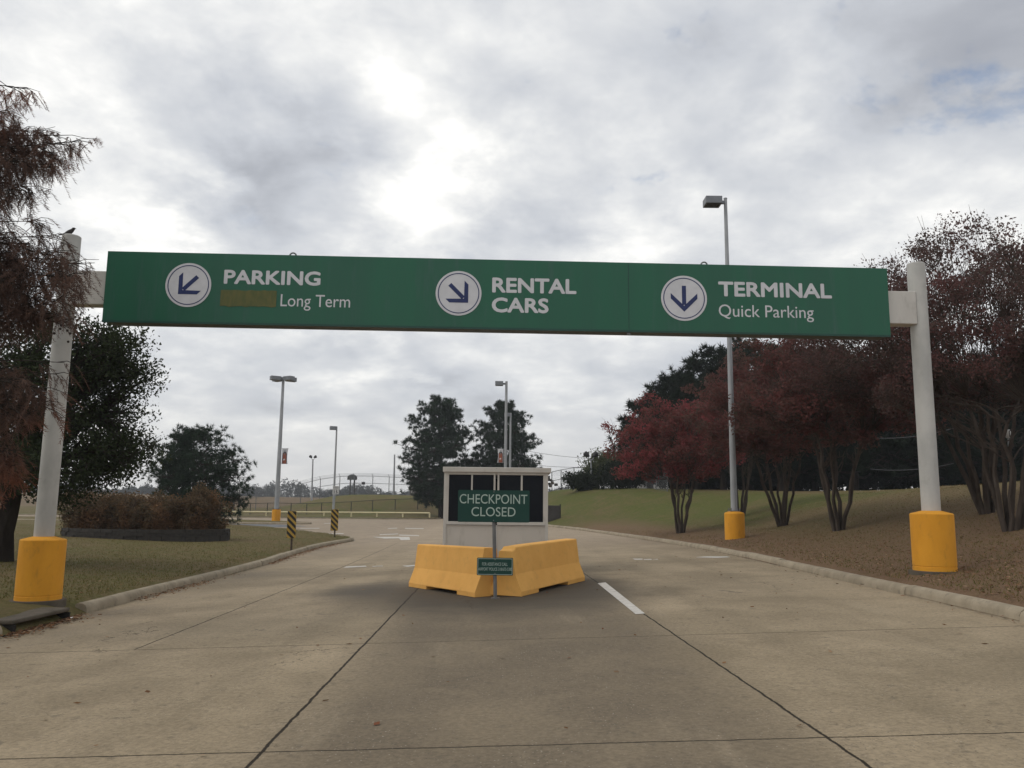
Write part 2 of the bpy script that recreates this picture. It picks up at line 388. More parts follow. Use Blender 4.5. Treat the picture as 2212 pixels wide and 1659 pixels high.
# ------------------------------------------------------------------ ground, road
def graded_points():
    pts = []
    r = 2.5
    while r < 2600:
        st = max(.35, r * .022); n = int(1.9 * r / st); n = min(n, 130)
        a = np.linspace(-.95, .95, n) + rng.uniform(-.004, .004, n)
        pts.append(np.c_[np.sin(a) * r, np.cos(a) * r]); r += st
    bx = rng.uniform(-60, 60, (300, 2)); bx[:, 1] = rng.uniform(-11, 5, 300)
    return np.vstack(pts + [bx])
def build_ground():
    pts = graded_points()
    lines = [KRs, KFs, KLs, np.vstack([ISLs, ISLs[:1]])]
    keep = np.ones(len(pts), bool)
    for L in lines:
        d, _ = seg_dist(pts, L); keep &= d > np.maximum(.22, np.hypot(pts[:, 0], pts[:, 1]) * .004)
    pts = pts[keep & (np.abs(pts[:, 0]) < 2400)]
    V = [tuple(p) for p in pts]; E = []
    def addline(L, close=False):
        b = len(V); V.extend(tuple(p) for p in L); n = len(L)
        E.extend((b + i, b + i + 1) for i in range(n - 1))
        if close: E.append((b + n - 1, b))
    addline(KRs); addline(KFs); addline(KLs); addline(ISLs, True)
    for p in [(-2500, -12), (2500, -12), (2500, 2600), (-2500, 2600), (-120, -12), (120, -12), (-120, 72), (-120, 92)]: V.append(p)
    vo, eo, fo, *_ = delaunay_2d_cdt([Vector((float(a), float(b))) for a, b in V], E, [], 0, 1e-5)
    vo = np.array([(p.x, p.y) for p in vo]); fo = np.array(fo)
    cen = vo[fo].mean(axis=1); isr = on_road(cen)
    def sub(mask, zf):
        f = fo[mask]; u, inv = np.unique(f, return_inverse=True); P = vo[u]
        return np.c_[P, zf(P)], inv.reshape(-1, 3)
    Vr, Fr = sub(isr, lambda P: zr(P[:, 0], P[:, 1]))
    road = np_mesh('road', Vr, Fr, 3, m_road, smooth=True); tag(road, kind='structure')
    # grass: vertices that sit on a road edge take the height of the side they belong to
    g = ~isr; f = fo[g]; c = cen[g]
    reg = np.where(inside(c, LAWN), 0, np.where(inside(c, ISLs), 1, np.where(inside(c, RIGHT), 2, 3)))
    Vg = []; Fg = []; b = 0
    for k in range(4):
        ff = f[reg == k]
        if not len(ff): continue
        u, inv = np.unique(ff, return_inverse=True); P = vo[u]; cc = P.copy()
        # nudge edge vertices inwards for the height look-up
        acc = np.zeros_like(P); cnt = np.zeros(len(P)); ci = vo[ff].mean(axis=1)
        for j in range(3): np.add.at(acc, inv.reshape(-1, 3)[:, j], ci); np.add.at(cnt, inv.reshape(-1, 3)[:, j], 1)
        cc = P + (acc / cnt[:, None] - P) * .02
        Vg.append(np.c_[P, gz_at(cc)]); Fg.append(inv.reshape(-1, 3) + b); b += len(P)
    Vg = np.vstack(Vg); Fg = np.vstack(Fg)
    gr = np_mesh('ground', Vg, Fg, 3, m_ground, smooth=True); tag(gr, kind='structure')
    # tint: r = dry/green balance, g = brown litter, b = tan field
    x, y = Vg[:, 0], Vg[:, 1]
    right = x > np.interp(y, KRs[:, 1], KRs[:, 0]) - .05
    px = x / np.maximum(y, 1)
    litter = np.where(right, 1 - ss(.14, .34, y / 100) * 1.0, 0) * 1.0
    litter = np.where(right, np.maximum(litter, (1 - ss(1.5, 4, seg_dist(Vg[:, :2], KRs)[0])) * (1 - ss(52, 66, y)) * .9), litter)
    litter = np.where(right & (x > 22), litter * .6, litter)
    tan = ss(118, 140, y) * (1 - ss(-.12, .02, px)) * (1 - .75*ss(-.24, -.19, px) * (1 - ss(150, 200, y)))
    green = np.where(right, ss(32, 44, y) * (1 - ss(11, 14.5, seg_dist(Vg[:, :2], KRs)[0])), .35)
    green = np.where(~right & (y > 86), .45 + .3 * ss(-.3, -.2, px) - .45 * ss(-.16, -.1, px), green)
    A = gr.data.color_attributes.new("tint", 'FLOAT_COLOR', 'POINT')
    A.data.foreach_set("color", np.c_[np.clip(green, 0, 1), np.clip(litter, 0, 1), np.clip(tan, 0, 1), np.ones(len(x))].astype(np.float32).ravel())

def make_ground_mat():
    mt, t = newmat('grass_ground')
    tc = t.new('ShaderNodeTexCoord'); v = tc.outputs['Object']
    at_ = t.new('ShaderNodeAttribute', attribute_name='tint'); r, g, b = t.sep(at_.outputs['Color'])[:3]
    n1 = t.noise(v, .25, 5, .6); n2 = t.noise(v, 1.6, 6, .65); n3 = t.noise(v, 22, 5, .7); n4 = t.noise(v, 7, 5, .7)
    dry = t.mix(t.rng(n4, .3, .7), (.14, .105, .048), (.20, .145, .075))
    grn = t.mix(t.rng(n4, .3, .7), (.085, .098, .024), (.130, .134, .038))
    mp = t.new('ShaderNodeMapping'); t.put(mp.inputs[0], v); mp.inputs['Scale'].default_value = (.5, .16, 1); mp.inputs['Rotation'].default_value = (0, 0, .35)
    n5 = t.noise(mp.outputs[0], 1.0, 5, .6, .4)
    r = t.math('MULTIPLY', r, t.rng(n5, .36, .62, .6, 1.0))
    f = t.math('ADD', r, t.math('MULTIPLY_ADD', t.math('ADD', n1, n2), 1.7, -1.7), clamp=True)
    col = t.mix(f, dry, grn)
    lit = t.mix(t.rng(n3, .35, .65), (.145, .090, .055), (.26, .165, .102))
    lf = t.math('MULTIPLY', g, t.rng(t.math('ADD', n2, t.math('MULTIPLY', n4, .6)), .5, .85, .45, 1))
    col = t.mix(lf, col, lit)
    tan = t.mix(t.rng(n1, .3, .7), (.21, .145, .088), (.155, .115, .066))
    col = t.mix(b, col, tan)
    col = t.mix(t.rng(n3, .3, .7, .0, .6), col, t.vm('SCALE', col, .55))
    far = t.rng(t.vm('LENGTH', v, None, 1), 250, 500)
    finish(t, col, .95, t.math('ADD', n3, n4), .8, 0, .15, .05)
    return mt
m_ground = make_ground_mat()

def make_road_mat():
    mt, t = newmat('concrete_road')
    tc = t.new('ShaderNodeTexCoord'); v = tc.outputs['Object']; x, y, z = t.sep(v)
    nb = t.noise(v, .22, 6, .6, .4); nm = t.noise(v, .9, 7, .62, .5); nf = t.noise(v, 26, 6, .7); nv = t.noise(v, 7, 6, .7, .3)
    st = t.noise(t.comb(t.math('MULTIPLY', x, 1.0), t.math('MULTIPLY', y, .16), 0.0), 1.7, 6, .6)
    col = t.mix(t.rng(t.math('ADD', nb, t.math('MULTIPLY', nm, .6)), .55, 1.05), (.256, .202, .130), (.418, .332, .220))
    # worn centre lane and wheel tracks
    cx = t.math('ABSOLUTE', t.math('ADD', x, -.15))
    ctr = t.math('MULTIPLY', t.rng(cx, 1.2, 2.2, 1, 0), t.rng(y, 16, 24, 1, 0))
    col = t.mix(t.math('MULTIPLY', ctr, t.rng(nm, .25, .65, .5, .92)), col, (.160, .127, .087))
    trk = t.rng(t.math('ABSOLUTE', t.math('ADD', t.math('ABSOLUTE', t.math('ADD', x, -3.7)), -.8)), 0, .5, 1, 0)
    trk2 = t.rng(t.math('ABSOLUTE', t.math('ADD', t.math('ABSOLUTE', t.math('ADD', x, 3.4)), -.8)), 0, .5, 1, 0)
    col = t.mix(t.math('MULTIPLY', t.math('MULTIPLY', t.math('MAXIMUM', trk, trk2), t.rng(st, .35, .65)), .45), col, (.20, .158, .10))
    col = t.mix(t.rng(st, .55, .75, 0, .3), col, (.43, .35, .24))
    # far apron is cleaner, pinker concrete
    col = t.mix(t.rng(y, 22, 45, 0, .75), col, t.mix(t.rng(nm, .3, .7), (.385, .305, .22), (.45, .36, .265)))
    # aggregate: light and dark stones showing through
    vo = t.new('ShaderNodeTexVoronoi'); t.put(vo.inputs['Vector'], v); vo.inputs['Scale'].default_value = 38
    agg = t.rng(vo.outputs['Distance'], .12, .28, 1, 0)
    expo = t.rng(t.math('ADD', nm, t.math('MULTIPLY', nv, .5)), .62, .95)
    stone = t.ramp(t.sep(vo.outputs['Color'])[0], [(0, (.05, .042, .032)), (.4, (.16, .13, .095)), (.75, (.32, .27, .2)), (1, (.60, .54, .45))])
    col = t.mix(t.math('MULTIPLY', agg, t.math('MULTIPLY_ADD', expo, .75, .22)), col, stone)
    col = t.mix(t.rng(nf, .25, .72, .75, 0), col, t.vm('SCALE', col, .5))
    col = t.mix(t.math('MULTIPLY', t.rng(nv, .56, .70), .6), col, (.105, .088, .064))
    oil = t.math('MULTIPLY', t.rng(t.noise(v, 2.3, 3, .5), .66, .74), t.math('MAXIMUM', t.rng(t.math('ABSOLUTE', t.math('ADD', x, -3.7)), .2, .9, 1, 0), t.rng(t.math('ABSOLUTE', t.math('ADD', x, 3.3)), .2, .9, 1, 0)))
    col = t.mix(t.math('MULTIPLY', oil, .55), col, (.06, .052, .042))
    # dirt and contact shade round the barriers, both painted into the colour
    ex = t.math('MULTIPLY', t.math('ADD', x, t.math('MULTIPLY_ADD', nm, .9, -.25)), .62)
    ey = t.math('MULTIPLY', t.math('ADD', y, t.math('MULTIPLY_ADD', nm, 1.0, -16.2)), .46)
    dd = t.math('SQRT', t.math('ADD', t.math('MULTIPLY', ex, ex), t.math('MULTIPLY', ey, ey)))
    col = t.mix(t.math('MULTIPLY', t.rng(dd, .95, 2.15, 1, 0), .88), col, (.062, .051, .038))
    lx = t.math('ADD', x, 2.9); ly = t.math('MULTIPLY', t.math('ADD', y, -16.5), .5)  # second patch of the same dirt and painted shade, left of the left barrier
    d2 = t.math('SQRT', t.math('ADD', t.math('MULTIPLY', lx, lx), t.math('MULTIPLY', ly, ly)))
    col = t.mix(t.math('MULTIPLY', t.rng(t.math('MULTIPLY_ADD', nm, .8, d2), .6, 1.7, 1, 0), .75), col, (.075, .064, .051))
    # damp, dirty gutters
    gx = t.math('ADD', x, -5.3); gut = t.math('MULTIPLY', t.rng(gx, 0, .7), t.rng(nm, .45, .68))
    col = t.mix(t.math('MULTIPLY', gut, t.rng(y, 7, 13, .75, .15)), col, (.10, .085, .066))
    gl = t.math('MULTIPLY', t.rng(x, -5.2, -6.6, 0, 1), t.rng(nm, .4, .65))
    col = t.mix(t.math('MULTIPLY', gl, .45), col, (.13, .105, .08))
    # joints and cracks
    wob = t.math('MULTIPLY_ADD', t.noise(v, 3.0, 5, .7), .05, -.025)
    J = None
    def addj(dist, w, gate=None, amt=1.0):
        nonlocal J
        l = t.rng(t.math('ABSOLUTE', t.math('ADD', dist, wob)), w * .5, w, amt, 0)
        if gate is not None: l = t.math('MULTIPLY', l, gate)
        J = l if J is None else t.math('MAXIMUM', J, l)
    def lng(x0, y0, x1, y1): return t.math('ADD', x, t.math('MULTIPLY_ADD', y, -(x1 - x0) / (y1 - y0), -x0 + y0 * (x1 - x0) / (y1 - y0)))
    g45 = t.rng(y, 34, 40, 1, 0)
    addj(lng(-1.57, 5.28, -1.76, 15.32), .017, t.rng(y, 15, 40, 1, .3))
    addj(lng(2.04, 4.98, 1.86, 11.64), .015, g45)
    addj(lng(-4.33, 10.05, -4.64, 23.46), .014, t.math('MULTIPLY', t.math('GREATER_THAN', y, 9.93), g45))
    for yy, w in ((1.2, .012), (5.56, .012), (9.85, .013), (14.1, .008), (18.5, .009), (23, .01), (27.4, .01), (32, .01), (36.5, .01), (41, .012), (47, .015), (53, .015), (60, .02)):
        addj(t.math('ADD', y, t.math('MULTIPLY_ADD', x, .012, -yy)), w, None, 1.0 if yy < 6 else (.95 if yy < 10 else .55))
    crk = t.new('ShaderNodeTexVoronoi', feature='DISTANCE_TO_EDGE'); t.put(crk.inputs['Vector'], t.vm('ADD', v, t.vm('SCALE', t.noise(v, .8, 6, .65, 0, True), 1.6))); crk.inputs['Scale'].default_value = .16
    ck = t.math('MULTIPLY', t.rng(crk.outputs['Distance'], .0006, .0022, 1, 0), t.rng(nb, .50, .58))
    J = t.math('MAXIMUM', J, t.math('MULTIPLY', ck, .7))
    col = t.mix(J, col, (.022, .016, .009))
    h = t.math('ADD', t.math('MULTIPLY', nf, .6), t.math('MULTIPLY', vo.outputs['Distance'], .5))
    h = t.math('MULTIPLY_ADD', J, -2.0, h)
    finish(t, col, .88, h, .5, 0, .25, .006)
    return mt
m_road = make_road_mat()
build_ground()

def drape(name, poly, dz, mat, spacing=1.0):
    """a thin sheet laid on the road"""
    poly = np.array(poly, float)
    L = []
    for a, b in zip(poly, np.roll(poly, -1, axis=0)):
        n = max(1, int(np.linalg.norm(b - a) / spacing)); L += [a + (b - a) * i / n for i in range(n)]
    L = np.array(L); lo, hi = poly.min(0), poly.max(0); ins = []
    gx, gy = np.meshgrid(np.arange(lo[0], hi[0], spacing), np.arange(lo[1], hi[1], spacing)); G = np.c_[gx.ravel(), gy.ravel()]
    if len(G):
        G = G[inside(G, poly)]
        if len(G): G = G[seg_dist(G, np.vstack([L, L[:1]]))[0] > spacing * .3]
    V = [Vector((float(p[0]), float(p[1]))) for p in L] + [Vector((float(p[0]), float(p[1]))) for p in G]
    n = len(L); vo, _, fo, *_ = delaunay_2d_cdt(V, [(i, (i + 1) % n) for i in range(n)], [], 1, 1e-6)
    P = np.array([(p.x, p.y) for p in vo]); o = np_mesh(name, np.c_[P, zr(P[:, 0], P[:, 1]) + dz], np.array(fo), 3, mat)
    return tag(o, kind='structure')
def mark(pix, spacing=.6): return drape('road_marking', [gp(*p)[:2] for p in pix], .006, m_mark, spacing)
drape('asphalt_road', [(-17.9, 58.6), (-24, 60.4), (-40, 63.4), (-110, 71.4), (-110, 78.8), (-90, 75.6), (-40, 68.7), (-24, 66.3), (-18.2, 66.4), (-15.2, 63.0)], .006, m_asph, 2.0)
mark([(1291, 1261), (1308, 1259), (1393, 1326), (1373, 1328)])
mark([(804, 1160), (884, 1160), (886, 1166.5), (866, 1167), (862, 1163), (830, 1163.5), (818, 1161.8)])
for (a, b, c, d, e) in [(820, 1155.2, 860, 1153.6, 1.3), (862, 1156, 905, 1157.4, 1.5), (838, 1141.8, 858, 1141, .9), (875, 1141.4, 915, 1142, 1.2), (694, 1153.2, 742, 1153, 1.2),
                        (648, 1141.4, 690, 1141.2, 1), (700, 1130.6, 728, 1130.6, .7), (560, 1137, 600, 1136.6, .7), (610, 1134.6, 640, 1134.2, .7)]:
    e *= .55; mark([(a, b - e), (c, d - e), (c, d + e), (a, b + e)], 2)
# worn arrows and dashes in the lanes
mark([(742, 1227), (748, 1224), (790, 1222.5), (792, 1224.5)]); mark([(868, 1222.8), (902, 1220.6), (905, 1222.4), (880, 1225)])
mark([(803, 1223.4), (826, 1222.6), (828, 1223.6), (806, 1224.4)]); mark([(1502, 1204.5), (1522, 1202.6), (1570, 1202.4), (1578, 1204), (1550, 1205.6)])
mark([(1408, 1209.2), (1420, 1208), (1422, 1209.4)]); mark([(1366, 1207.4), (1388, 1207.2), (1388, 1209.4), (1372, 1209.6)]); mark([(1390, 1208.4), (1407, 1208), (1408, 1209.6), (1391, 1209.8)])

# kerbs
PROFILE = [(.0, -.12), (.012, .075), (.035, .125), (.075, .152), (.16, .158), (.195, .135), (.2, -.15)]
def kerb(L, side, gaps=(), seg=3.2):
    mb = MB(); d = np.r_[0, np.cumsum(np.linalg.norm(np.diff(L, axis=0), axis=1))]
    tot = d[-1]; s = 0.0; rr = random.Random(len(L))
    while s < tot - .2:
        e = min(tot, s + seg * rr.uniform(.8, 1.25)); ts = np.linspace(s + .008, e - .008, 5); ring = []
        jz = rr.uniform(-.012, .012); jo = rr.uniform(-.012, .012)
        for tt in ts:
            p = np.array([np.interp(tt, d, L[:, 0]), np.interp(tt, d, L[:, 1])]); q = np.array([np.interp(tt + .05, d, L[:, 0]), np.interp(tt + .05, d, L[:, 1])])
            q0 = np.array([np.interp(tt - .05, d, L[:, 0]), np.interp(tt - .05, d, L[:, 1])]); tg = (q - q0); tg /= np.linalg.norm(tg) + 1e-9
            nrm = np.array([tg[1], -tg[0]]) * side
            zb = float(zr(p[0], p[1]))
            ring.append([(*(p + nrm * (a + jo)), zb + h + (jz if h > 0 else 0) + rr.uniform(-.004, .004)) for a, h in PROFILE])
        midy = np.interp((s + e) / 2, d, L[:, 1])
        if not any(a < midy < b for a, b in gaps):
            k = len(PROFILE); vs = [v for r in ring for v in r]; fs = []
            for i in range(len(ring) - 1):
                for j in range(k - 1): fs.append((i * k + j, i * k + j + 1, (i + 1) * k + j + 1, (i + 1) * k + j))
            fs.append(tuple(range(k))); fs.append(tuple((len(ring) - 1) * k + j for j in range(k)))
            mb.add(vs, fs)
        s = e
    o = mb.build('kerb', m_kerb, smooth=35); return tag(o, kind='structure')
DR0, DR1 = 11.55, 12.95
kerb(KRs, 1)
kl_a = KLs[KLs[:, 1] < 1000]
d_ = KLs[:, 1]; near = KLs[(d_ <= DR0) & (KLs[:, 0] > -6.9)]; far_ = KLs[len(near):]; far_ = far_[np.argmax(far_[:, 1] >= DR1):]
kerb(near, -1); kerb(far_, -1); kerb(KFs, -1, seg=4); kerb(np.vstack([ISLs, ISLs[:1]]), 1, seg=4)

def storm_drain():
    xk = float(np.interp(12.25, KLs[:30, 1], KLs[:30, 0])); z0 = float(zr(xk, 12.25))
    o = thing('storm_drain', (xk, 12.25, z0), 'dark concrete kerb inlet with open throat beside the left lawn', 'storm drain')
    MB().box((-.62, -.74, .125), (-.02, .74, .185)).build('top_slab', m_drain, o, bevel=.02)
    MB().box((-.45, -.68, -.25), (.0, .68, -.02)).box((-.5, -.72, -.2), (-.45, .72, .12)).box((-.45, -.72, -.2), (-.0, -.68, .12)).box((-.45, .68, -.2), (-.0, .72, .12)).build('throat', m_void, o)
storm_drain()

# ------------------------------------------------------------------ lettering
def text_part(txt, mat, parent, x0, x1, z0, z1, y, bold=0.0, name='lettering'):
    """letters scaled to fill x0..x1, z0..z1, facing -y; bold stacks slightly shifted copies"""
    cu = bpy.data.curves.new('txt', 'FONT'); cu.body = txt; cu.resolution_u = 4
    to = bpy.data.objects.new('txt', cu); link(to)
    dg = bpy.context.evaluated_depsgraph_get(); me = bpy.data.meshes.new_from_object(to.evaluated_get(dg))
    bpy.data.objects.remove(to); bpy.data.curves.remove(cu)
    v = np.empty(len(me.vertices) * 3, np.float32); me.vertices.foreach_get('co', v); v = v.reshape(-1, 3)
    fs = [tuple(p.vertices) for p in me.polygons]; bpy.data.meshes.remove(me)
    lo, hi = v.min(0), v.max(0); q = (v - lo) / np.maximum(hi - lo, 1e-6); b = bold * (z1 - z0); mb = MB()
    px = x0 + b + q[:, 0] * (x1 - x0 - 2 * b); pz = z0 + b + q[:, 1] * (z1 - z0 - 2 * b)
    sh = [(0, 0)] if not bold else [(0, 0)] + [(b * math.cos(a), b * math.sin(a)) for a in np.linspace(0, 2 * math.pi, 9)[:-1]]
    for i, (dx, dz) in enumerate(sh): mb.add(np.c_[px + dx, np.full(len(px), y - .0012 * (i % 3) * .4 - i * .00012), pz + dz], [f[::-1] for f in fs])
    me = bpy.data.meshes.new(name); me.from_pydata(mb.v, [], mb.f); me.materials.append(mat)
    o = bpy.data.objects.new(name, me); link(o); o.parent = parent
    return o
def disc(mb, cx, cz, r, y0, y1, n=48, r_in=None):
    a = [2 * math.pi * k / n for k in range(n)]
    if r_in is None: mb.slab([(cx + r * math.cos(t), cz + r * math.sin(t)) for t in a], y0, y1)
    else:
        vs = [(cx + q * math.cos(t), yy, cz + q * math.sin(t)) for yy in (y0, y1) for q in (r, r_in) for t in a]
        f = []
        for k in range(n):
            k2 = (k + 1) % n
            f += [(k, k2, n + k2, n + k), (2 * n + k, 3 * n + k, 3 * n + k2, 2 * n + k2), (k, 2 * n + k, 2 * n + k2, k2), (n + k, n + k2, 3 * n + k2, 3 * n + k)]
        mb.add(vs, f)

# ------------------------------------------------------------------ overhead sign gantry
def sign_gantry():
    A = at(82, 1297, 13.45); B = at(2020, 1236, 14.0)
    zA, zB = gz(A[0], A[1]), gz(B[0], B[1])
    mid = (A + B) / 2; ang = math.atan2(B[1] - A[1], B[0] - A[0])
    o = thing('sign_gantry', (mid[0], mid[1], 0), 'wide green overhead direction sign carried on two pale round posts with yellow bases', 'overhead sign', rz=ang)
    half = math.hypot(B[0] - A[0], B[1] - A[1]) / 2
    inv = lambda p: np.array([(p[0] - mid[0]) * math.cos(ang) + (p[1] - mid[1]) * math.sin(ang), -(p[0] - mid[0]) * math.sin(ang) + (p[1] - mid[1]) * math.cos(ang), p[2]])
    YF = -.22                                        # front of the sign box, in the gantry's own frame
    O = inv(np.array([0, 0, EYE]))
    def on(px, py):
        r = ray(px, py); d = np.array([r[0] * math.cos(ang) + r[1] * math.sin(ang), -r[0] * math.sin(ang) + r[1] * math.cos(ang), r[2]])
        t = (YF - O[1]) / d[1]; p = O + t * d; return p[0], p[2]
    for sx, zb, top, name in ((-half, zA, 5.95, 'post'), (half, zB, 5.80, 'post')):
        bt = zb + 1.0
        p = MB().lathe([(.148, bt - .03), (.148, top - .015), (.13, top)], 40, (sx, 0, 0)).build('post', m_post, o, smooth=40)
        b = MB().lathe([(.335, zb - .25), (.335, zb + .085), (.329, zb + .09), (.329, zb + .1), (.335, zb + .105), (.335, bt - .06), (.322, bt - .045), (.15, bt)], 48, (sx, 0, 0)).build('post_base', m_yellow, p, smooth=30)
        MB().lathe([(.40, zb - .2), (.40, zb + .018), (.34, zb + .022)], 40, (sx, 0, 0)).build('footing', m_drain, p, smooth=40)
    xl, zt = on(233, 540); xr, zt2 = on(1917, 582); x3, zb1 = on(221, 690); x4, zb2 = on(1923, 725)
    xl = (xl + x3) / 2; xr = (xr + x4) / 2; zt = (zt + zt2) / 2; zb = (zb1 + zb2) / 2
    mb = MB(); D = .44
    mb.add([(xl, YF, zb), (xr, YF, zb), (xr, YF, zt), (xl, YF, zt), (xl, YF + D, zb), (xr, YF + D, zb), (xr, YF + D, zt), (xl, YF + D, zt)],
           [(0, 1, 2, 3), (4, 7, 6, 5), (0, 3, 7, 4), (1, 5, 6, 2), (3, 2, 6, 7)])
    mb.mat = 1; mb.add([(xl, YF, zb), (xr, YF, zb), (xr, YF + D, zb), (xl, YF + D, zb)], [(0, 3, 2, 1)])
    box = mb.build('sign_box', [m_green, m_soffit], o)
    # bottom lip, darker below, and seams between the panels
    MB().box((xl + .002, YF - .004, zb - .035), (xr - .002, YF + .02, zb + .0)).build('bottom_trim', m_greendark, box)
    for px in (1358,):
        sx, _ = on(px, 640); MB().box((sx - .006, YF - .003, zb + .01), (sx + .006, YF + .01, zt - .003)).build('panel_seam', m_greendark, box)
        MB().box((sx - .03, YF + .02, zb - .075), (sx + .03, YF + .06, zb - .001)).build('drain_clip', m_steel, box)
    for px, py in ((627, 549), (1528, 574)):
        ex, ez = on(px, py); pts = [(ex + .055 * math.cos(t), YF + .2, zt + .045 + .055 * math.sin(t)) for t in np.linspace(0, 2 * math.pi, 17)]
        MB().tube(pts, .014, 6, False).build('lifting_eye', m_steel, box, smooth=60)
    # brackets to the posts
    for sx, xe in ((-half + .1, xl + .02), (half - .1, xr - .02)):
        pz = on(1925 if sx > 0 else 225, 625 if sx > 0 else 582)[1]; pz0 = on(1925 if sx > 0 else 225, 696 if sx > 0 else 655)[1]
        MB().box((min(sx, xe), -.13, pz0), (max(sx, xe), .13, pz)).build('bracket', m_boothframe, o, bevel=.012)
    # lettering
    def tx(s, L, Rr, cap_top, base, bold, extra=0.0):
        (x0, _), (x1, _) = on(L, base), on(Rr, base)
        xm = (L + Rr) / 2; z0, z1 = on(xm, base)[1], on(xm, cap_top)[1]
        text_part(s, m_white, box, x0, x1, z0 - extra * (z1 - z0), z1, YF - .002, bold)
    tx('PARKING', 483, 692, 584.5, 615.5, .045)
    tx('Long Term', 605.5, 756, 637, 663.6, .0, .30)
    tx('RENTAL', 1063, 1245, 601.2, 633.6, .045)
    tx('CARS', 1062, 1185, 643.4, 676, .045)
    tx('TERMINAL', 1552, 1797, 610.5, 642.4, .045)
    tx('Quick Parking', 1553, 1758, 659.5, 686.5, .0, .28)
    x0, z0 = on(475, 661); x1, z1 = on(598, 628.5)
    rr = random.Random(3); top = [(x0 + (x1 - x0) * t, z1 + rr.uniform(-.008, .008)) for t in np.linspace(0, 1, 14)]; bot = [(x0 + (x1 - x0) * t, z0 + rr.uniform(-.012, .012)) for t in np.linspace(1, 0, 14)]
    MB().slab([(x1 + .01, (z0 + z1) / 2)][:0] + bot[::-1] + top[::-1], YF - .005, YF - .001).build('painted_out_patch', m_patch, box)
    for cx, cy, rot in ((407, 615.7, -45), (990.6, 633.5, 45), (1477.5, 644.3, 0)):
        x, z = on(cx, cy); r = abs(on(cx + 49.5, cy)[0] - x); mb = MB()
        disc(mb, x, z, r, YF - .006, YF - .001); mb.mat = 1; disc(mb, x, z, r * .905, YF - .0085, YF - .006, r_in=r * .865)
        c, s = math.cos(R_(rot)), math.sin(R_(rot))
        for pl in ([(-.09, .55), (-.09, -.30), (.09, -.30), (.09, .55)], [(0, -.60), (.58, -.02), (.58, .22), (0, -.34)], [(0, -.60), (0, -.34), (-.58, .22), (-.58, -.02)]):
            mb.slab([(x + r * (a * c - b * s), z + r * (a * s + b * c)) for a, b in pl], YF - .0085, YF - .006)
        mb.build('arrow_roundel', [m_white, m_blue], box)
    # bird on the left post
    b = thing('bird', (A[0] - .05, A[1], 5.95), 'small dark bird perched on top of the left sign post', 'bird')
    zz = .0
    body = MB(); pr = [(-.10, .035, .008), (-.07, .042, .016), (-.03, .055, .032), (.01, .07, .04), (.04, .092, .034), (.058, .112, .026), (.07, .128, .026), (.085, .132, .018), (.095, .130, .008), (.115, .127, .003)]
    body.tube([(x, 0, z) for x, z, r in pr], [r for x, z, r in pr], 10)
    body.tube([(-.09, 0, .036), (-.17, 0, .018)], [.012, .014], 6)
    for s in (-1, 1): body.tube([(.0, s * .014, .045), (.004, s * .015, .0)], [.005, .004], 5)
    body.build('bird_body', m_bird, b, smooth=60)
sign_gantry()

# ------------------------------------------------------------------ checkpoint sign
def checkpoint_sign():
    B = gp(1070, 1293); z0 = B[2]
    o = thing('checkpoint_sign', (B[0], B[1], z0), 'dark green checkpoint closed sign with a smaller police sign below on one steel post', 'sign')
    def on(px, py):
        r = ray(px, py); t = (B[1] - .05) / 1.0; p = np.array([0, 0, EYE]) + r * t; return p[0] - B[0], p[2] - z0
    xt, zt = on(1066, 1070)
    p = MB(); p.tube([(0, 0, 0), (xt, 0, zt)], .031, 4); p.build('sign_post', m_steel, o)
    MB().box((-.07, -.05, -.01), (.07, .07, .015)).build('post_plate', m_steel, o)
    def panel(L, T, Rr, Bt, name, border):
        x0, z1 = on(L, T); x1, zb = on(Rr, Bt)
        def rrect(x0, x1, z0, z1, r):
            pts = []
            for cx, cz, a0 in ((x1 - r, z1 - r, 0), (x0 + r, z1 - r, 90), (x0 + r, z0 + r, 180), (x1 - r, z0 + r, 270)):
                pts += [(cx + r * math.cos(R_(a0 + k * 22.5)), cz + r * math.sin(R_(a0 + k * 22.5))) for k in range(5)]
            return pts
        mb = MB(); mb.slab(rrect(x0, x1, zb, z1, .018), -.040, -.034)
        if border:
            mb.mat = 1; o_ = rrect(x0 + .012, x1 - .012, zb + .012, z1 - .012, .014); i_ = rrect(x0 + .020, x1 - .020, zb + .020, z1 - .020, .010); n = len(o_)
            mb.add([(a, -.0415, c) for a, c in o_ + i_], [(k, (k + 1) % n, n + (k + 1) % n, n + k) for k in range(n)])
        pl = mb.build(name, [m_csgreen, m_ctext], o)
        for zz in (zb + .03, z1 - .03):
            MB().lathe([(.010, 0), (.010, .005)], 10).build('bolt', m_steel, pl).matrix_local = Matrix.Translation(((x0 + x1) / 2, -.0405, zz)) @ Matrix.Rotation(R_(90), 4, 'X')
        return pl
    p1 = panel(990, 1058, 1143.5, 1129, 'sign_panel', False)
    def tx(s, pl, L, Rr, T, Bt, bold):
        x0, z1 = on(L, T); x1, zb = on(Rr, Bt); text_part(s, m_ctext, pl, x0, x1, zb, z1, -.0405, bold)
    tx('CHECKPOINT', p1, 993, 1139, 1067, 1089, .0); tx('CLOSED', p1, 1018.5, 1113.5, 1095, 1116, .0)
    p2 = panel(1030.5, 1204.5, 1108, 1243.5, 'small_panel', True)
    tx('FOR ASSISTANCE CALL', p2, 1041.5, 1096.5, 1215, 1222.6, .0); tx('AIRPORT POLICE 318/673-5385', p2, 1033.2, 1106, 1225.8, 1233.2, .0)
checkpoint_sign()

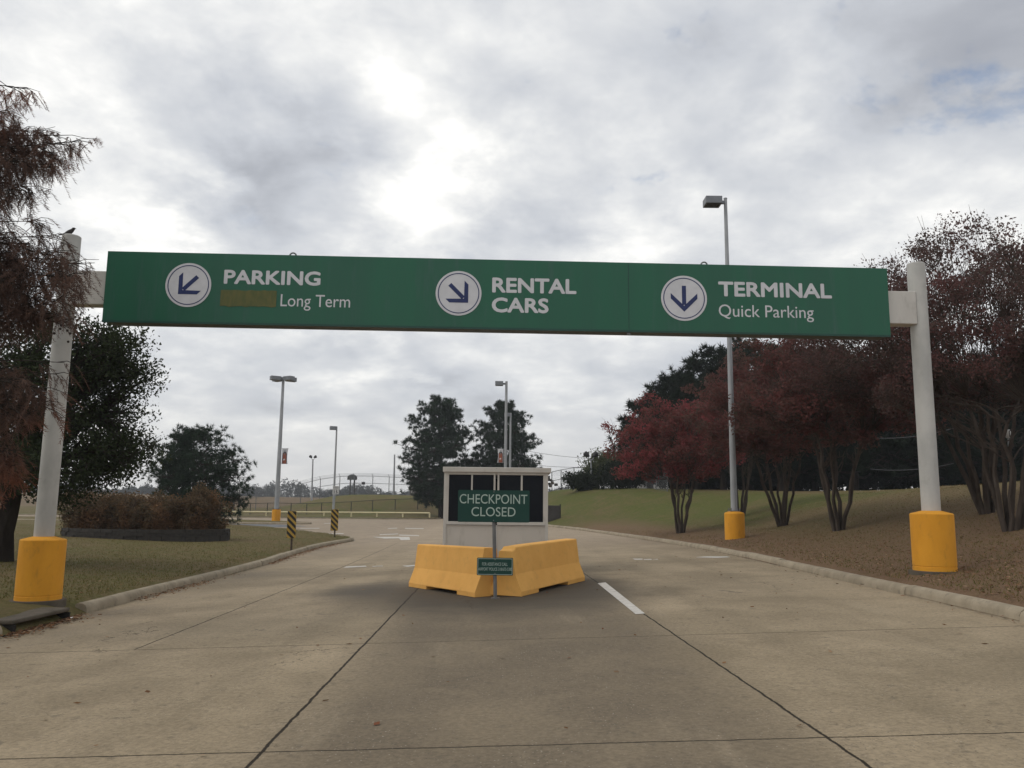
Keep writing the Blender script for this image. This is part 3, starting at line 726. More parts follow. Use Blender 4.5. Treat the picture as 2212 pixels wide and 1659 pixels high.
# ------------------------------------------------------------------ concrete barriers
def barrier(near_c, far_c, side, label, chip):
    """near_c, far_c: outer bottom corners; side = +1 when the body lies to the left of near->far"""
    n = np.array(near_c); f = np.array(far_c); ax = f - n; Ln = np.linalg.norm(ax); ax /= Ln
    z0 = float(zr(*n)); z1 = float(zr(*f))
    o = thing('concrete_barrier', (n[0], n[1], z0), label, 'traffic barrier', 'yellow concrete barriers before the booth')
    o.rotation_euler = (0, -math.asin((z1 - z0) / Ln), math.atan2(ax[1], ax[0]))
    W, T = .61, .26; H = .83
    def prof(lift, dz=0.0, din=0.0):
        e = (W - T) / 2
        P = [(0, 0 + lift), (0, .08), (e * .68, .37), (e + .0, H - .02), (e + .015, H), (W - e - .015, H), (W - e, H - .02), (W - e * .68, .37), (W, .08), (W, lift)]
        return [(a * side, b - (dz if b > .5 else 0)) for a, b in P]
    st = [(0, 0, 0)] if not chip else [(0, 0, .075), (.10, 0, .05), (.16, 0, .01)]
    st += [(.24 * Ln, 0, 0), (.24 * Ln, .062, 0), (.70 * Ln, .062, 0), (.70 * Ln, 0, 0), (Ln, 0, 0)]
    vs = []; k = 10
    for s, l, dz in st: vs += [(s, a, b) for a, b in prof(l, dz)]
    fs = [tuple(range(k)), tuple((len(st) - 1) * k + j for j in range(k))]
    for i in range(len(st) - 1):
        for j in range(k): fs.append((i * k + j, i * k + (j + 1) % k, (i + 1) * k + (j + 1) % k, (i + 1) * k + j))
    MB().add(vs, fs).build('barrier_body', m_barrier, o, bevel=.012)
barrier((-.60, 14.55), (-2.02, 16.95), -1, 'yellow concrete barrier angled away to the left of the green sign post', False)
barrier((.20, 14.45), (1.52, 17.15), 1, 'yellow concrete barrier with a chipped top corner, angled to the right of the sign post', True)

# ------------------------------------------------------------------ booth
def booth():
    c = at(1069.9, 1170, 19.0); zb = float(zr(c[0], 20))
    o = thing('checkpoint_booth', (c[0], 19.0, zb), 'small cream checkpoint booth with flat roof and black windows behind the yellow barriers', 'booth')
    W = 1.188; Dp = 2.5; TOP = 2.41 - zb; k = .0035
    zc = lambda v: TOP - (v - 607) * k
    xc = lambda u: (u - 659) * k
    base = .12
    MB().box((-1.6, -.35, -.2), (1.6, Dp + 1.2, base)).build('plinth', m_kerb, o, bevel=.03)
    b = MB()
    b.box((-W, 0.02, base), (W, Dp, zc(980)))                                   # lower wall
    wall = b.build('lower_wall', m_booth, o, bevel=.008)
    for u0, u1 in ((320, 340), (978, 998)): MB().box((xc(u0), 0, base), (xc(u1), .08, zc(640))).build('corner_post', m_boothframe, o, bevel=.006)
    for xx in (-W, W - .08): MB().box((xx, Dp - .08, zc(980)), (xx + .08, Dp, zc(640))).build('corner_post', m_boothframe, o, bevel=.006)
    MB().box((-W + .02, .02, zc(656)), (W - .02, Dp - .02, zc(640))).build('header', m_booth, o)
    rf = MB().box((xc(312), -.04, zc(640)), (xc(1017), Dp + .06, zc(607))).build('roof', m_boothframe, o, bevel=.01)
    for u in (385, 660, 905): MB().lathe([(.007, 0), (.007, .006)], 8).build('screw', m_steel, rf).matrix_local = Matrix.Translation((xc(u), -.0445, zc(615))) @ Matrix.Rotation(R_(90), 4, 'X')
    MB().box((-W + .03, 0.012, zc(985)), (W - .03, .022, zc(980))).build('belt_trim', m_boothframe, o)
    MB().box((xc(657), .008, base), (xc(668), .03, zc(985))).build('wall_batten', m_boothframe, o)
    for u0, um0, um1, u1 in ((340, 497, 507, 655), (668, 820, 832, 978)):
        fr = MB()
        fr.box((xc(u0), .0, zc(655)), (xc(u1), .06, zc(641))); fr.box((xc(u0), -.012, zc(978)), (xc(u1), .06, zc(957)))
        fr.box((xc(u0), .003, zc(957)), (xc(u0) + .042, .058, zc(655))); fr.box((xc(u1) - .042, .003, zc(957)), (xc(u1), .058, zc(655)))
        fr.box((xc(um0), .006, zc(957)), (xc(um1), .05, zc(655)))
        w = fr.build('window', m_boothframe, o, bevel=.004)
        MB().box((xc(u0) + .042, .03, zc(957)), (xc(um0), .038, zc(655))).build('pane', m_glass, w)
        MB().box((xc(um1), .022, zc(957)), (xc(u1) - .042, .03, zc(655))).build('pane', m_glass, w)
    for s in (-1, 1):
        fr = MB(); X0, X1 = (s * W - .03, s * W - .0) if s > 0 else (s * W, s * W + .03)
        fr.box((X0, .1, zc(980)), (X1, Dp - .1, zc(957))); fr.box((X0, .1, zc(668)), (X1, Dp - .1, zc(656))); fr.box((X0, Dp / 2 - .03, zc(957)), (X1, Dp / 2 + .03, zc(668)))
        fr.box((X0, .081, zc(980)), (X1, .1, zc(656))); fr.box((X0, Dp - .1, zc(980)), (X1, Dp - .081, zc(656)))
        w = fr.build('side_window', m_boothframe, o)
        MB().box((X0 + .01, .1, zc(957)), (X1 - .01, Dp - .1, zc(668))).build('pane', m_glass, w)
    MB().box((-W + .08, Dp - .05, zc(980)), (W - .08, Dp - .03, zc(656))).build('back_window', m_glass, o)
    cm = MB(); cm.box((W, .2, zc(690)), (W + .05, .28, zc(655))); cm.tube([(W + .05, .24, zc(680)), (W + .10, .20, zc(690)), (W + .10, .1, zc(705))], [.025, .035, .04], 8); cm.tube([(W + .035, .2, zc(706)), (W + .055, .12, zc(725))], [.03, .035], 8)
    cm.build('wall_lamp', m_steel, o)
booth()

# ------------------------------------------------------------------ lamps and poles
def lamp_post(foot, top_z, r0, r1, heads, label, base=True, head=(.59, .56, .27), arm=.18, banner=None, group='parking lot lamp posts', rz=0.0, base_r=.34, base_h=1.0, lean=0.0):
    x, y, z = foot
    o = thing('lamp_post', (x, y, z), label, 'lamp post', group, rz)
    H = top_z - z; zb = base_h if base else 0
    if base:
        MB().lathe([(base_r, -.3), (base_r, base_h - .08), (base_r - .03, base_h - .035), (r0 * 1.7, base_h), (r0, base_h + .005)], 40).build('base', m_yellow, o, smooth=30)
        fl = MB(); fl.box((-r0 * 1.5, -r0 * 1.5, base_h + .003), (r0 * 1.5, r0 * 1.5, base_h + .03))
        for sx in (-1, 1):
            for sy in (-1, 1): fl.tube([(sx * r0 * 1.3, sy * r0 * 1.3, base_h + .03), (sx * r0 * 1.3, sy * r0 * 1.3, base_h + .12)], .022, 6)
        fl.build('base_plate', m_steel, o)
    MB().lathe([(r0, zb - .05 if not base else zb + .03), (r1, H), (r1 * 1.15, H), (r1 * 1.15, H + .03), (r1 * .6, H + .05)], 20).build('pole', m_metal, o, smooth=40)
    hl, hw, hh = head
    for a in heads:
        ca, sa = math.cos(R_(a)), math.sin(R_(a))
        def T(p): return (p[0] * ca - p[1] * sa, p[0] * sa + p[1] * ca, p[2])
        def bx(a_, b_):
            t = MB().box(a_, b_); t.v = [T(p) for p in t.v]; return t
        zt = H - .02
        bx((r1 * .8, -.05, zt - hh * .62), (arm + .02, .05, zt - hh * .2)).build('arm', m_head, o)
        h = bx((arm, -hw / 2, zt - hh * .85), (arm + hl, hw / 2, zt + hh * .15)).build('lamp_head', m_head, o, bevel=.012)
        bx((arm + .05, -hw / 2 + .05, zt - hh * .85 - .006), (arm + hl - .05, hw / 2 - .05, zt - hh * .85 - .001)).build('lens', m_lens, h)
    if banner:
        s, z1, z0, bw, gap = banner
        z1 -= z; z0 -= z
        bs = thing('banner', (x, y, z), 'white banner with dark red bottle shape hung on the ' + ('four headed lamp post' if s > 0 else 'lamp post behind the booth'), 'banner', None)
        for za in (z1 + .01, z0 - .01): MB().tube([(s * r0 * .6, 0, za), (s * (gap + bw + .03), 0, za)], .014, 6).build('banner_arm', m_metal, bs)
        hh = z1 - z0; cl = MB(); nx, nz = 6, 12
        xs = lambda u, v: s * (gap + bw * u) ; vsx = []
        for j in range(nz + 1):
            for i in range(nx + 1):
                u, v = i / nx, j / nz; vsx.append((xs(u - (.10 * math.sin(v * math.pi) * u), v), .02 * math.sin(u * 5 + v * 3), z0 + hh * v))
        fs = [(j * (nx + 1) + i, j * (nx + 1) + i + 1, (j + 1) * (nx + 1) + i + 1, (j + 1) * (nx + 1) + i) for j in range(nz) for i in range(nx)]
        c = cl.add(vsx, fs).build('banner_cloth', m_bannerw, bs)
        sm = c.modifiers.new('t', 'SOLIDIFY'); sm.thickness = .006
        xm = s * (gap + bw * .47); q = bw * .38
        pl = [(-q, 0), (q, 0), (q * .92, .55), (q * .9, .66), (q * .55, .74), (q * .5, .79), (-q * .5, .79), (-q * .55, .74), (-q * .9, .66), (-q * .92, .55)]
        def sl(P, y0, y1): return MB().slab([(xm + a, z0 + hh * b) for a, b in P], y0, y1)
        sl(pl, -.034, -.030).build('emblem_outline', m_bannerd, c)
        pl2 = [(-q * .8, 0), (q * .8, 0), (q * .74, .55), (q * .70, .63), (q * .3, .70), (-q * .3, .70), (-q * .70, .63), (-q * .74, .55)]
        sl(pl2, -.038, -.035).build('emblem', m_bannerr, c)
        sl([(-.025, .58), (.035, .58), (.03, .93), (.0, .95), (-.01, .93)], -.042, -.039).build('emblem_spike', m_steel, c)
        mb = MB(); pts = [(xm + q * .42 * math.cos(t) - q * .15, z0 + hh * .27 + q * .34 * math.sin(t) + q * .12 * math.cos(t)) for t in np.linspace(0, 2 * math.pi, 20, endpoint=False)]
        mb.slab(pts, -.042, -.039).build('emblem_oval', m_bannerw, c)
    return o
def onto(px, py, D): p = at(px, py, D); return (p[0], p[1], gz(p[0], p[1]))
f1 = onto(1588, 1170, 29)
lamp_post(f1, at(1570, 430, 29)[2], .115, .06, [180], 'tall grey lamp post with one box head and yellow base on the right bank', base_h=.93)
f2 = onto(596, 1126, 70)
lamp_post(f2, at(610, 815, 70)[2], .20, .11, [32, 148, 212, 328], 'tall grey lamp post with four box heads and yellow base on the island', head=(.85, .55, .34), arm=.24, base_r=.35, base_h=.95,
          banner=(1, at(604, 969, 70)[2], at(604, 1001.5, 70)[2], .50, .22))
p3 = at(719, 1123, 93); f3 = (p3[0], p3[1], gz(p3[0], p3[1]))
lamp_post(f3, at(731, 922, 93)[2], .13, .085, [200], 'slim grey lamp post with one box head standing behind the right speed limit sign', base=False, head=(.70, .5, .40), arm=.06)
p4 = at(1091, 1080, 60); f4 = (p4[0], p4[1], gz(p4[0], p4[1]))
lamp_post(f4, at(1091, 825, 60)[2], .125, .09, [180], 'grey lamp post with one box head and a banner, rising behind the booth', base=False, head=(.58, .5, .30), arm=.24,
          banner=(-1, at(1091, 970, 60)[2], at(1091, 999, 60)[2], .42, .16))
p5 = at(1101, 1085, 82); f5 = (p5[0], p5[1], gz(p5[0], p5[1]))
lamp_post(f5, at(1102, 893, 82)[2], .12, .085, [165], 'shorter grey lamp post just right of the bannered one behind the booth', base=False, head=(.55, .45, .36), arm=.05)

def flood_pole(px, pyb, pyt, D, r, label, tilt, lone=False):
    b = at(px[0], pyb, D); t = at(px[1], pyt, D); z = gz(b[0], b[1])
    o = thing('floodlight_pole' if not lone else 'mast', (b[0], b[1], z), label, 'floodlight' if not lone else 'pole')
    dx = t[0] - b[0]; H = t[2] - z
    MB().tube([(0, 0, -.3), (dx * .5, 0, H * .5), (dx, 0, H)], [r * 1.25, r, r * .8], 10).build('pole', m_metal, o, smooth=50)
    if lone: return
    for s in (-1, 1):
        MB().tube([(dx, 0, H - .1), (dx + s * .18, 0, H - .02), (dx + s * .28, 0, H + .22)], .035, 6).build('arm', m_metal, o)
        cx, cz = dx + s * .32, H + .42
        h = MB().tube([(cx + s * .22, .12, cz + .10), (cx + s * .05, .0, cz), (cx - s * .12, -.1, cz - .18)], [.27, .25, .10], 10)
        h.build('flood_lamp', m_black, o, smooth=40)
flood_pole((673.5, 676), 1075, 992, 150, .14, 'thin floodlight pole with two dark lamps against the sky above the far field', 0)
flood_pole((1278, 1276.5), 1063, 992, 78, .07, 'floodlight pole with two dark lamps beside the fence on the right bank', 0)
flood_pole((850.5, 852.5), 1067, 982, 140, .15, 'plain bare mast standing on the far bank left of the pines', 0, True)

# ------------------------------------------------------------------ roadside signs
def speed_sign(px, pyb, pyt, D, w, label, rusty):
    b = at(px[0], pyb, D); z = gz(b[0], b[1]); t = at(px[1], pyt, D)
    o = thing('speed_limit_sign', (b[0], b[1], z), label, 'road sign', 'speed limit signs')
    H = t[2] - z; dx = t[0] - b[0]; h = w * 1.27
    MB().tube([(0, 0, -.2), (dx, 0, H)], .04, 4).build('sign_post', m_rust if rusty else m_metal, o)
    mb = MB().box((dx - w / 2, -.06, H - h), (dx + w / 2, -.05, H)); mb.mat = 1
    e = .02; a = w * .07
    for q in ((-w / 2 + a, -w / 2 + a + e, -h + a, -a), (w / 2 - a - e, w / 2 - a, -h + a, -a), (-w / 2 + a, w / 2 - a, -a - e, -a), (-w / 2 + a, w / 2 - a, -h + a, -h + a + e)):
        mb.box((dx + q[0], -.063, H + q[2]), (dx + q[1], -.0605, H + q[3]))
    p = mb.build('sign_panel', [m_sswhite, m_black], o)
    for s, z0, z1, ww in (('SPEED', -.26, -.13, .68), ('LIMIT', -.45, -.32, .60)):
        text_part(s, m_black, p, dx - w * ww / 2, dx + w * ww / 2, H + h * z0, H + h * z1, -.061, .03)
    text_part('15', m_black, p, dx - w * .30, dx + w * .30, H - h * .90, H - h * .52, -.061, .05)
speed_sign((513, 517), 1125.5, 1050, 70, .49, 'speed limit sign on a rusty post standing on the grass island', True)
speed_sign((720, 726), 1119, 1050, 90, .68, 'speed limit sign standing directly behind the farther striped marker', False)
def object_marker(px, pyb, pt, D, label, kx):
    b = at(px[0], pyb, D); z = gz(b[0], b[1])
    o = thing('object_marker', (b[0], b[1], z), label, 'hazard marker', 'striped hazard markers on the lawn tip')
    L, T, Rr, Bt = pt; c = at((L + Rr) / 2, (T + Bt) / 2, D); w = (Rr - L) / F * D * .985; h = (Bt - T) / F * D * .985
    xm = c[0] - b[0]; zm = c[2] - z
    MB().box((-.035, .0, -.2), (.035, .03, .0)).tube([(0, .02, 0), (xm, .02, zm + h * .4)], .036, 4).build('marker_post', m_rust, o)
    pn = MB(); r = .03; pts = []
    for cx, cz, a0 in ((w / 2 - r, h / 2 - r, 0), (-w / 2 + r, h / 2 - r, 90), (-w / 2 + r, -h / 2 + r, 180), (w / 2 - r, -h / 2 + r, 270)):
        pts += [(xm + cx + r * math.cos(R_(a0 + k * 30)), zm + cz + r * math.sin(R_(a0 + k * 30))) for k in range(4)]
    pn.slab(pts, -.03, -.022); pn.mat = 1
    per = h * .245; sl = kx                                            # stripes fall to the right
    for k in range(-2, 6):
        top = h / 2 - k * per + per * .12
        P = [(-w / 2, top), (w / 2, top - sl * w), (w / 2, top - sl * w - per * .52), (-w / 2, top - per * .52)]
        # clip to the panel
        def clip(P, f, t):
            out = []
            for i in range(len(P)):
                a, b_ = P[i], P[(i + 1) % len(P)]; fa, fb = f(a), f(b_)
                if fa >= 0: out.append(a)
                if fa * fb < 0: u = fa / (fa - fb); out.append((a[0] + (b_[0] - a[0]) * u, a[1] + (b_[1] - a[1]) * u))
            return out
        e = .006
        P = [(a * .97, b_) for a, b_ in P]
        P = clip(P, lambda q: h / 2 - e - q[1], 0); P = clip(P, lambda q: q[1] + h / 2 - e, 0) if P else P
        if len(P) >= 3: pn.slab([(xm + a, zm + b_) for a, b_ in P], -.0325, -.0305)
    pn.build('striped_panel', [m_hazyellow, m_black], o)
object_marker((629, 0), 1185, (620.5, 1104.5, 640, 1162), 30, 'black and yellow striped marker nearest the camera on the left lawn', .95)
object_marker((722.5, 0), 1163, (715, 1100.5, 731, 1146), 38.6, 'black and yellow striped marker at the far tip of the lawn', .95)

# ------------------------------------------------------------------ rail and fences
def yellow_rail():
    D = 92.0; pxs = [485, 512, 575, 640, 700, 759, 815, 872.6, 931]
    P = []
    for px in pxs: p = at(px, 1112, D); P.append((p[0], D - (0 if px < 800 else (px - 800) * .012), gz(p[0], D)))
    o0 = P[4]
    o = thing('guard_rail', o0, 'low pale yellow pipe rail along the far side of the junction', 'rail')
    top = [(p[0] - o0[0], p[1] - o0[1], at(px, 1105.5 + (px - 512) * .0062, D)[2] - o0[2]) for p, px in zip(P, pxs)]
    MB().tube(top, .085, 8).build('rail', m_rail, o, smooth=50)
    for p, t in zip(P, top): MB().tube([(t[0], t[1], p[2] - o0[2] - .2), (t[0], t[1], t[2])], .085, 8).build('post', m_rail, o, smooth=50)
yellow_rail()
def chain_fence(pts, H, label, mat, post_r=.035, mesh=.14, wire=.005, group='chain link fences', rails=(1.0,), barbed=False, posts=None):
    """pts: ground points (x, y, z); posts at every point"""
    o0 = pts[0]; o = thing('chain_link_fence', o0, label, 'fence', group)
    L = [np.array(p) - np.array(o0) for p in pts]
    for p in L:
        mb = MB().tube([p + (0, 0, -.2), p + (0, 0, H)], post_r, 6)
        if barbed: mb.tube([p + (0, 0, H), p + (-.12, -.15, H + .36)], post_r * .6, 5)
        mb.build('fence_post', mat, o)
    for r in rails: MB().tube([p + (0, 0, H * r) for p in L], post_r * .7, 5).build('top_rail' if r > .9 else 'mid_rail', mat, o)
    if mesh:
        mb = MB()
        for a, b in zip(L[:-1], L[1:]):
            d = b - a; ln = np.linalg.norm(d[:2]); n = int((ln + H) / mesh)
            for k in range(n):
                for sg in (1, -1):
                    s0 = k * mesh - H; s1 = s0 + H; t0, t1 = max(0, s0), min(ln, s1)
                    if t1 <= t0: continue
                    z0, z1 = (t0 - s0), (t1 - s0)
                    if sg < 0: z0, z1 = H - z0, H - z1
                    p = a + d * (t0 / ln) + (0, 0, z0); q = a + d * (t1 / ln) + (0, 0, z1); u = np.array([0, 0, wire])
                    mb.add([p - u, q - u, q + u, p + u], [(0, 1, 2, 3)])
        mb.build('wire_mesh', mat, o)
    if barbed:
        mb = MB()
        for k in (.3, .65, 1.0): mb.tube([p + (-.12 * k, -.15 * k, H + .36 * k) for p in L], .012, 4, False)
        mb.build('barbed_wire', mat, o)
    return o
def gpt(px, py, D, z=None): p = at(px, py, D); return (p[0], p[1], gz(p[0], p[1]) if z is None else z)
chain_fence([gpt(px, 1110, D) for px, D in ((505, 96), (540, 96.5), (577, 97), (600, 97), (628, 97), (662, 97), (694, 97.5), (758, 98), (804, 99), (853, 100), (902, 101), (953, 103))], 1.25,
            'low dark chain link fence at the foot of the bank behind the yellow rail', m_fencedark, .05, .22, .007)
tf = []
for px, py, D in ((505, 1083, 104), (553, 1081, 107), (602, 1079, 110), (649, 1079, 112), (691, 1070, 113), (733, 1064, 114), (764, 1059, 115), (804.5, 1059, 117), (840, 1059, 119), (885, 1060, 122), (940, 1061, 126)):
    tf.append(gpt(px, py, D))
chain_fence(tf, 2.6, 'tall grey chain link fence with barbed wire climbing the far bank', m_fence, .05, .28, .006, rails=(1.0, .62), barbed=True)
chain_fence([gpt(px, 1064, D) for px, D in ((1192, 96), (1212, 94), (1240, 92), (1275, 90), (1310, 88), (1345, 86), (1375, 84))], 2.3, 'tall chain link fence on the crest of the right bank with top rail', m_fence, .05, .2, .006, rails=(1.0, .55))
chain_fence([gpt(px, 1064, D) for px, D in ((1442, 64), (1418, 68), (1396, 72), (1372, 77), (1350, 82), (1325, 88), (1300, 96))], 1.9, 'grey chain link fence running back from the red tree on the right bank', m_fence, .04, .10, .007)
def notice(px, py, D, w, label):
    p = at(px, py, D); o = thing('notice', (p[0], D, p[2]), label, 'sign')
    MB().box((-w / 2, -.03, -w * .35), (w / 2, -.01, w * .35)).build('notice_panel', m_fencedark, o)
    MB().box((-w * .12, -.01, -w * .4), (w * .12, .02, w * .4)).build('clip', m_fence, o)
notice(799 - 14, 1044, 115.6, .5, 'small dark notice hung on the tall fence left of the pines')
notice(1201, 1047, 95, .42, 'upper small dark notice on the fence right of the booth'); notice(1212, 1056, 93.8, .36, 'lower small dark notice on the fence right of the booth')
def fan_board():
    D = 123; b1 = at(756, 1062, D); b2 = at(765, 1062, D); z = gz(b1[0], D); t = at(761, 1034, D)
    o = thing('fan_shaped_board', (b1[0], D, z), 'grey fan shaped board on two legs seen beyond the tall fence', 'board')
    c = t[0] - b1[0]; zt = t[2] - z + .3; k = D / F
    n = 9; P = [(c - 10.5 * k, zt - 7 * k), (c + 10.5 * k, zt - 7 * k)] + [(c + 10.5 * k * math.cos(t_), zt - 2 * k + 7 * k * math.sin(t_)) for t_ in np.linspace(.1, math.pi - .1, n)]
    bd = MB().slab(P, -.08, .0).build('board', m_fence, o)
    for k_ in range(5): x = c + (k_ - 2) * 4.2 * k; MB().box((x - .06, -.12, zt - 6.6 * k), (x + .06, -.082, zt + (2.5 - abs(k_ - 2) * 1.1) * k)).build('rib', m_fencedark, bd)
    for x in (0, b2[0] - b1[0]): MB().tube([(x, .05, -.3), (x, .05, zt - 5 * k)], .09, 6).build('leg', m_fencedark, o)
fan_board()
def dark_panel():
    a = onto(1183, 1100, 62); p = at(1186, 1100, 66)
    o = thing('cabinet', (p[0] + .3, 66, gz(p[0] + .3, 66)), 'dark grey panel standing on the grass just right of the booth', 'cabinet')
    MB().box((-.6, -.15, -.3), (.55, .15, 1.15)).build('panel', m_fencedark, o, bevel=.02); MB().tube([(.58, 0, -.3), (.58, 0, 1.25)], .05, 6).build('post', m_black, o)
dark_panel()

# ------------------------------------------------------------------ trees
def rand_unit(n):
    v = rng.normal(size=(n, 3)); return v / np.linalg.norm(v, axis=1, keepdims=True)
def leaf_quads(C, size, flat=.0, aspect=.55):
    """one rhombic leaf per centre"""
    n = len(C); a = rand_unit(n); b = np.cross(a, rand_unit(n)); b /= np.linalg.norm(b, axis=1, keepdims=True) + 1e-9
    if flat: a[:, 2] *= (1 - flat); b[:, 2] *= (1 - flat)
    s = (size * rng.uniform(.65, 1.35, n))[:, None] * .5
    V = np.stack([C - a * s, C + b * s * aspect, C + a * s, C - b * s * aspect], axis=1).reshape(-1, 3)
    return V, np.arange(n * 4)
def needles(C, D_, length, width):
    """thin triangles from C in direction D_"""
    n = len(C); sd_ = np.cross(D_, rand_unit(n)); sd_ /= np.linalg.norm(sd_, axis=1, keepdims=True) + 1e-9
    L = (length * rng.uniform(.7, 1.2, n))[:, None]
    V = np.stack([C - sd_ * width / 2, C + sd_ * width / 2, C + D_ * L], axis=1).reshape(-1, 3)
    return V, np.arange(n * 3)
def curve(a, b, sag=0.0, jit=0.0, n=6):
    a = np.array(a, float); b = np.array(b, float); t = np.linspace(0, 1, n)[:, None]
    P = a + (b - a) * t; P[:, 2] += sag * np.sin(t[:, 0] * math.pi)
    P[1:-1] += rng.normal(size=(n - 2, 3)) * jit; return P
def limbs(name, segs, mat, parent, sides=6):
    mb = MB()
    for P, r0, r1 in segs: mb.tube(P, list(np.linspace(r0, r1, len(P))), sides if r0 > .03 else 4, False)
    return mb.build(name, mat, parent, smooth=60)

def crape_myrtle(x, y, H, rad, label, mat, leaves=11000, seed=0, z_low=.36, leafsize=.085, nclump=150, stems=6, hollow=.35, off=(0, 0), tight=1.0, group='crape myrtles on the right bank'):
    global rng; rng = np.random.default_rng(seed)
    z = gz(x, y); o = thing('crape_myrtle', (x, y, z - .05), label, 'tree', group)
    segs = []; forks = []
    for k in range(stems):
        an = 2 * math.pi * (k + rng.uniform(-.25, .25)) / stems; base = np.array([.11 * math.cos(an), .11 * math.sin(an), -.1])
        lean = rng.uniform(.16, .34); h1 = H * rng.uniform(.36, .46)
        tip = np.array([math.cos(an) * lean * h1 + off[0] * .4, math.sin(an) * lean * h1 + off[1] * .4, h1])
        P = curve(base, tip, 0, .04, 7); P[:, :2] *= np.linspace(.9, 1, 7)[:, None] ** .6
        r = rng.uniform(.055, .085); segs.append((P, r, r * .6)); forks.append((tip, r * .6)); forks.append((P[4], r * .45))
    # crown envelope: flat-bottomed dome, uneven
    C = []
    while len(C) < nclump:
        u = rand_unit(1)[0]; rr_ = rng.uniform(hollow, 1) ** .5
        p = np.array([u[0] * rad, u[1] * rad, abs(u[2]) ** .9 * (1 if u[2] > 0 else -.55)]) * np.array([rr_, rr_, rr_])
        lump = 1 + .16 * math.sin(3 * math.atan2(u[1], u[0]) + seed) + .1 * math.sin(7 * u[2] + 5 * u[0] + seed)
        zz = H * .60 + p[2] * H * .40 * lump
        q = np.array([p[0] * lump + off[0], p[1] * lump + off[1], zz])
        if zz > H * z_low + .06 * H * abs(math.sin(q[0] * 2)): C.append(q)
    C = np.array(C); subs = []
    # limbs: group clumps round sub-limbs
    for f, r in forks:
        c = C[np.argsort(np.linalg.norm(C - f, axis=1) + rng.uniform(0, 1.4, len(C)))[:3]]
        for q in c:
            mpt = f + (q - f) * rng.uniform(.45, .65); P = curve(f, mpt, .05, .05, 5); segs.append((P, r * .62, r * .35)); subs.append((mpt, r * .35))
    SP = np.array([s[0] for s in subs])
    for q in C:
        i = np.argmin(np.linalg.norm(SP - q, axis=1) + .8 * np.maximum(0, SP[:, 2] - q[2])); s, r = subs[i]
        segs.append((curve(s, q, .06, .05, 5), max(.012, r * .55), .005))
        for _ in range(3):
            e = q + rand_unit(1)[0] * rng.uniform(.25, .5) + np.array([0, 0, .12]); segs.append((curve(q + (s - q) * rng.uniform(0, .4), e, .02, .02, 4), .007, .003))
    limbs('trunk', segs, m_bark, o)
    n = leaves // nclump; cs = rng.uniform(.16, .32, nclump) * rad / 3
    P = (C[:, None, :] + (rand_unit(nclump * n) * (rng.uniform(0, 1, nclump * n) ** .5)[:, None]).reshape(nclump, n, 3) * cs[:, None, None] * np.array([2.0, 2.0, 1.4]) * tight).reshape(-1, 3)
    V, Fq = leaf_quads(P, leafsize); np_mesh('crown', V, Fq, 4, mat, o)
    return o

def pine(x, y, H, rad, label, mat=None, crown0=.3, seed=0, tufts=900, nneed=16, group=None, trunk_r=.22, nl=.34, lean=0.0, skew=0.0, width=.035, shape=0.8, name='pine_tree'):
    global rng; rng = np.random.default_rng(seed); mat = mat or m_pine
    z = gz(x, y); o = thing(name, (x, y, z - .05), label, 'tree', group)
    T = np.array([[lean * t * H + .12 * math.sin(t * 5 + seed), .1 * math.sin(t * 4), t * H * .97] for t in np.linspace(-.02, 1, 9)])
    tr = lambda t: np.array([np.interp(t, np.linspace(-.02, 1, 9), T[:, k]) for k in range(3)])
    segs = [(T, trunk_r, trunk_r * .12)]; C = []; Dn = []
    nb = 34
    for k in range(nb):
        t = crown0 + (1 - crown0) * ((k + rng.uniform(0, .8)) / nb); an = k * 2.4 + rng.uniform(-.4, .4)
        e = max(0.0, (t - crown0) / (1 - crown0)); prof = math.sqrt(max(.03, 1 - ((e - .33) / .685) ** 2))
        L = rad * max(.16, prof) * rng.uniform(.74, 1.03) * (1 + skew * math.cos(an))
        b = tr(t); tip = b + np.array([math.cos(an) * L, math.sin(an) * L, L * rng.uniform(-.02, .34) + (0.15 if e > .8 else 0)])
        P = curve(b, tip, -.05 * L, .05, 6); r = trunk_r * (.36 - .22 * e); segs.append((P, r, r * .3))
        m_ = max(3, int(tufts / nb / 3 * (.4 + prof)))
        for _ in range(m_):
            u = rng.uniform(.32, 1.0); q = P[0] + (P[-1] - P[0]) * u; i = u * 5
            q = P[int(i)] + (P[min(5, int(i) + 1)] - P[int(i)]) * (i - int(i))
            e2 = q + np.array([*(np.clip(rng.normal(size=2), -1.4, 1.4) * L * .20), np.clip(rng.normal(), -1.3, 1.3) * L * .15 + .08]); segs.append((np.array([q, (q + e2) / 2 + rng.normal(size=3) * .03, e2]), .012 + r * .12, .006))
            for __ in range(3):
                C.append(e2 + rng.normal(size=3) * .16 * np.array([1, 1, .6])); Dn.append((e2 - q) / (np.linalg.norm(e2 - q) + 1e-6))
    limbs('trunk', segs, m_barkdark, o)
    C = np.array(C); Dn = np.array(Dn)
    Cn = np.repeat(C, nneed, axis=0); d = rand_unit(len(Cn)) + np.repeat(Dn, nneed, axis=0) * .55 + np.array([0, 0, .35]); d /= np.linalg.norm(d, axis=1, keepdims=True)
    V, Fq = needles(Cn, d, nl, width); np_mesh('crown', V, Fq, 3, mat, o)
    return o

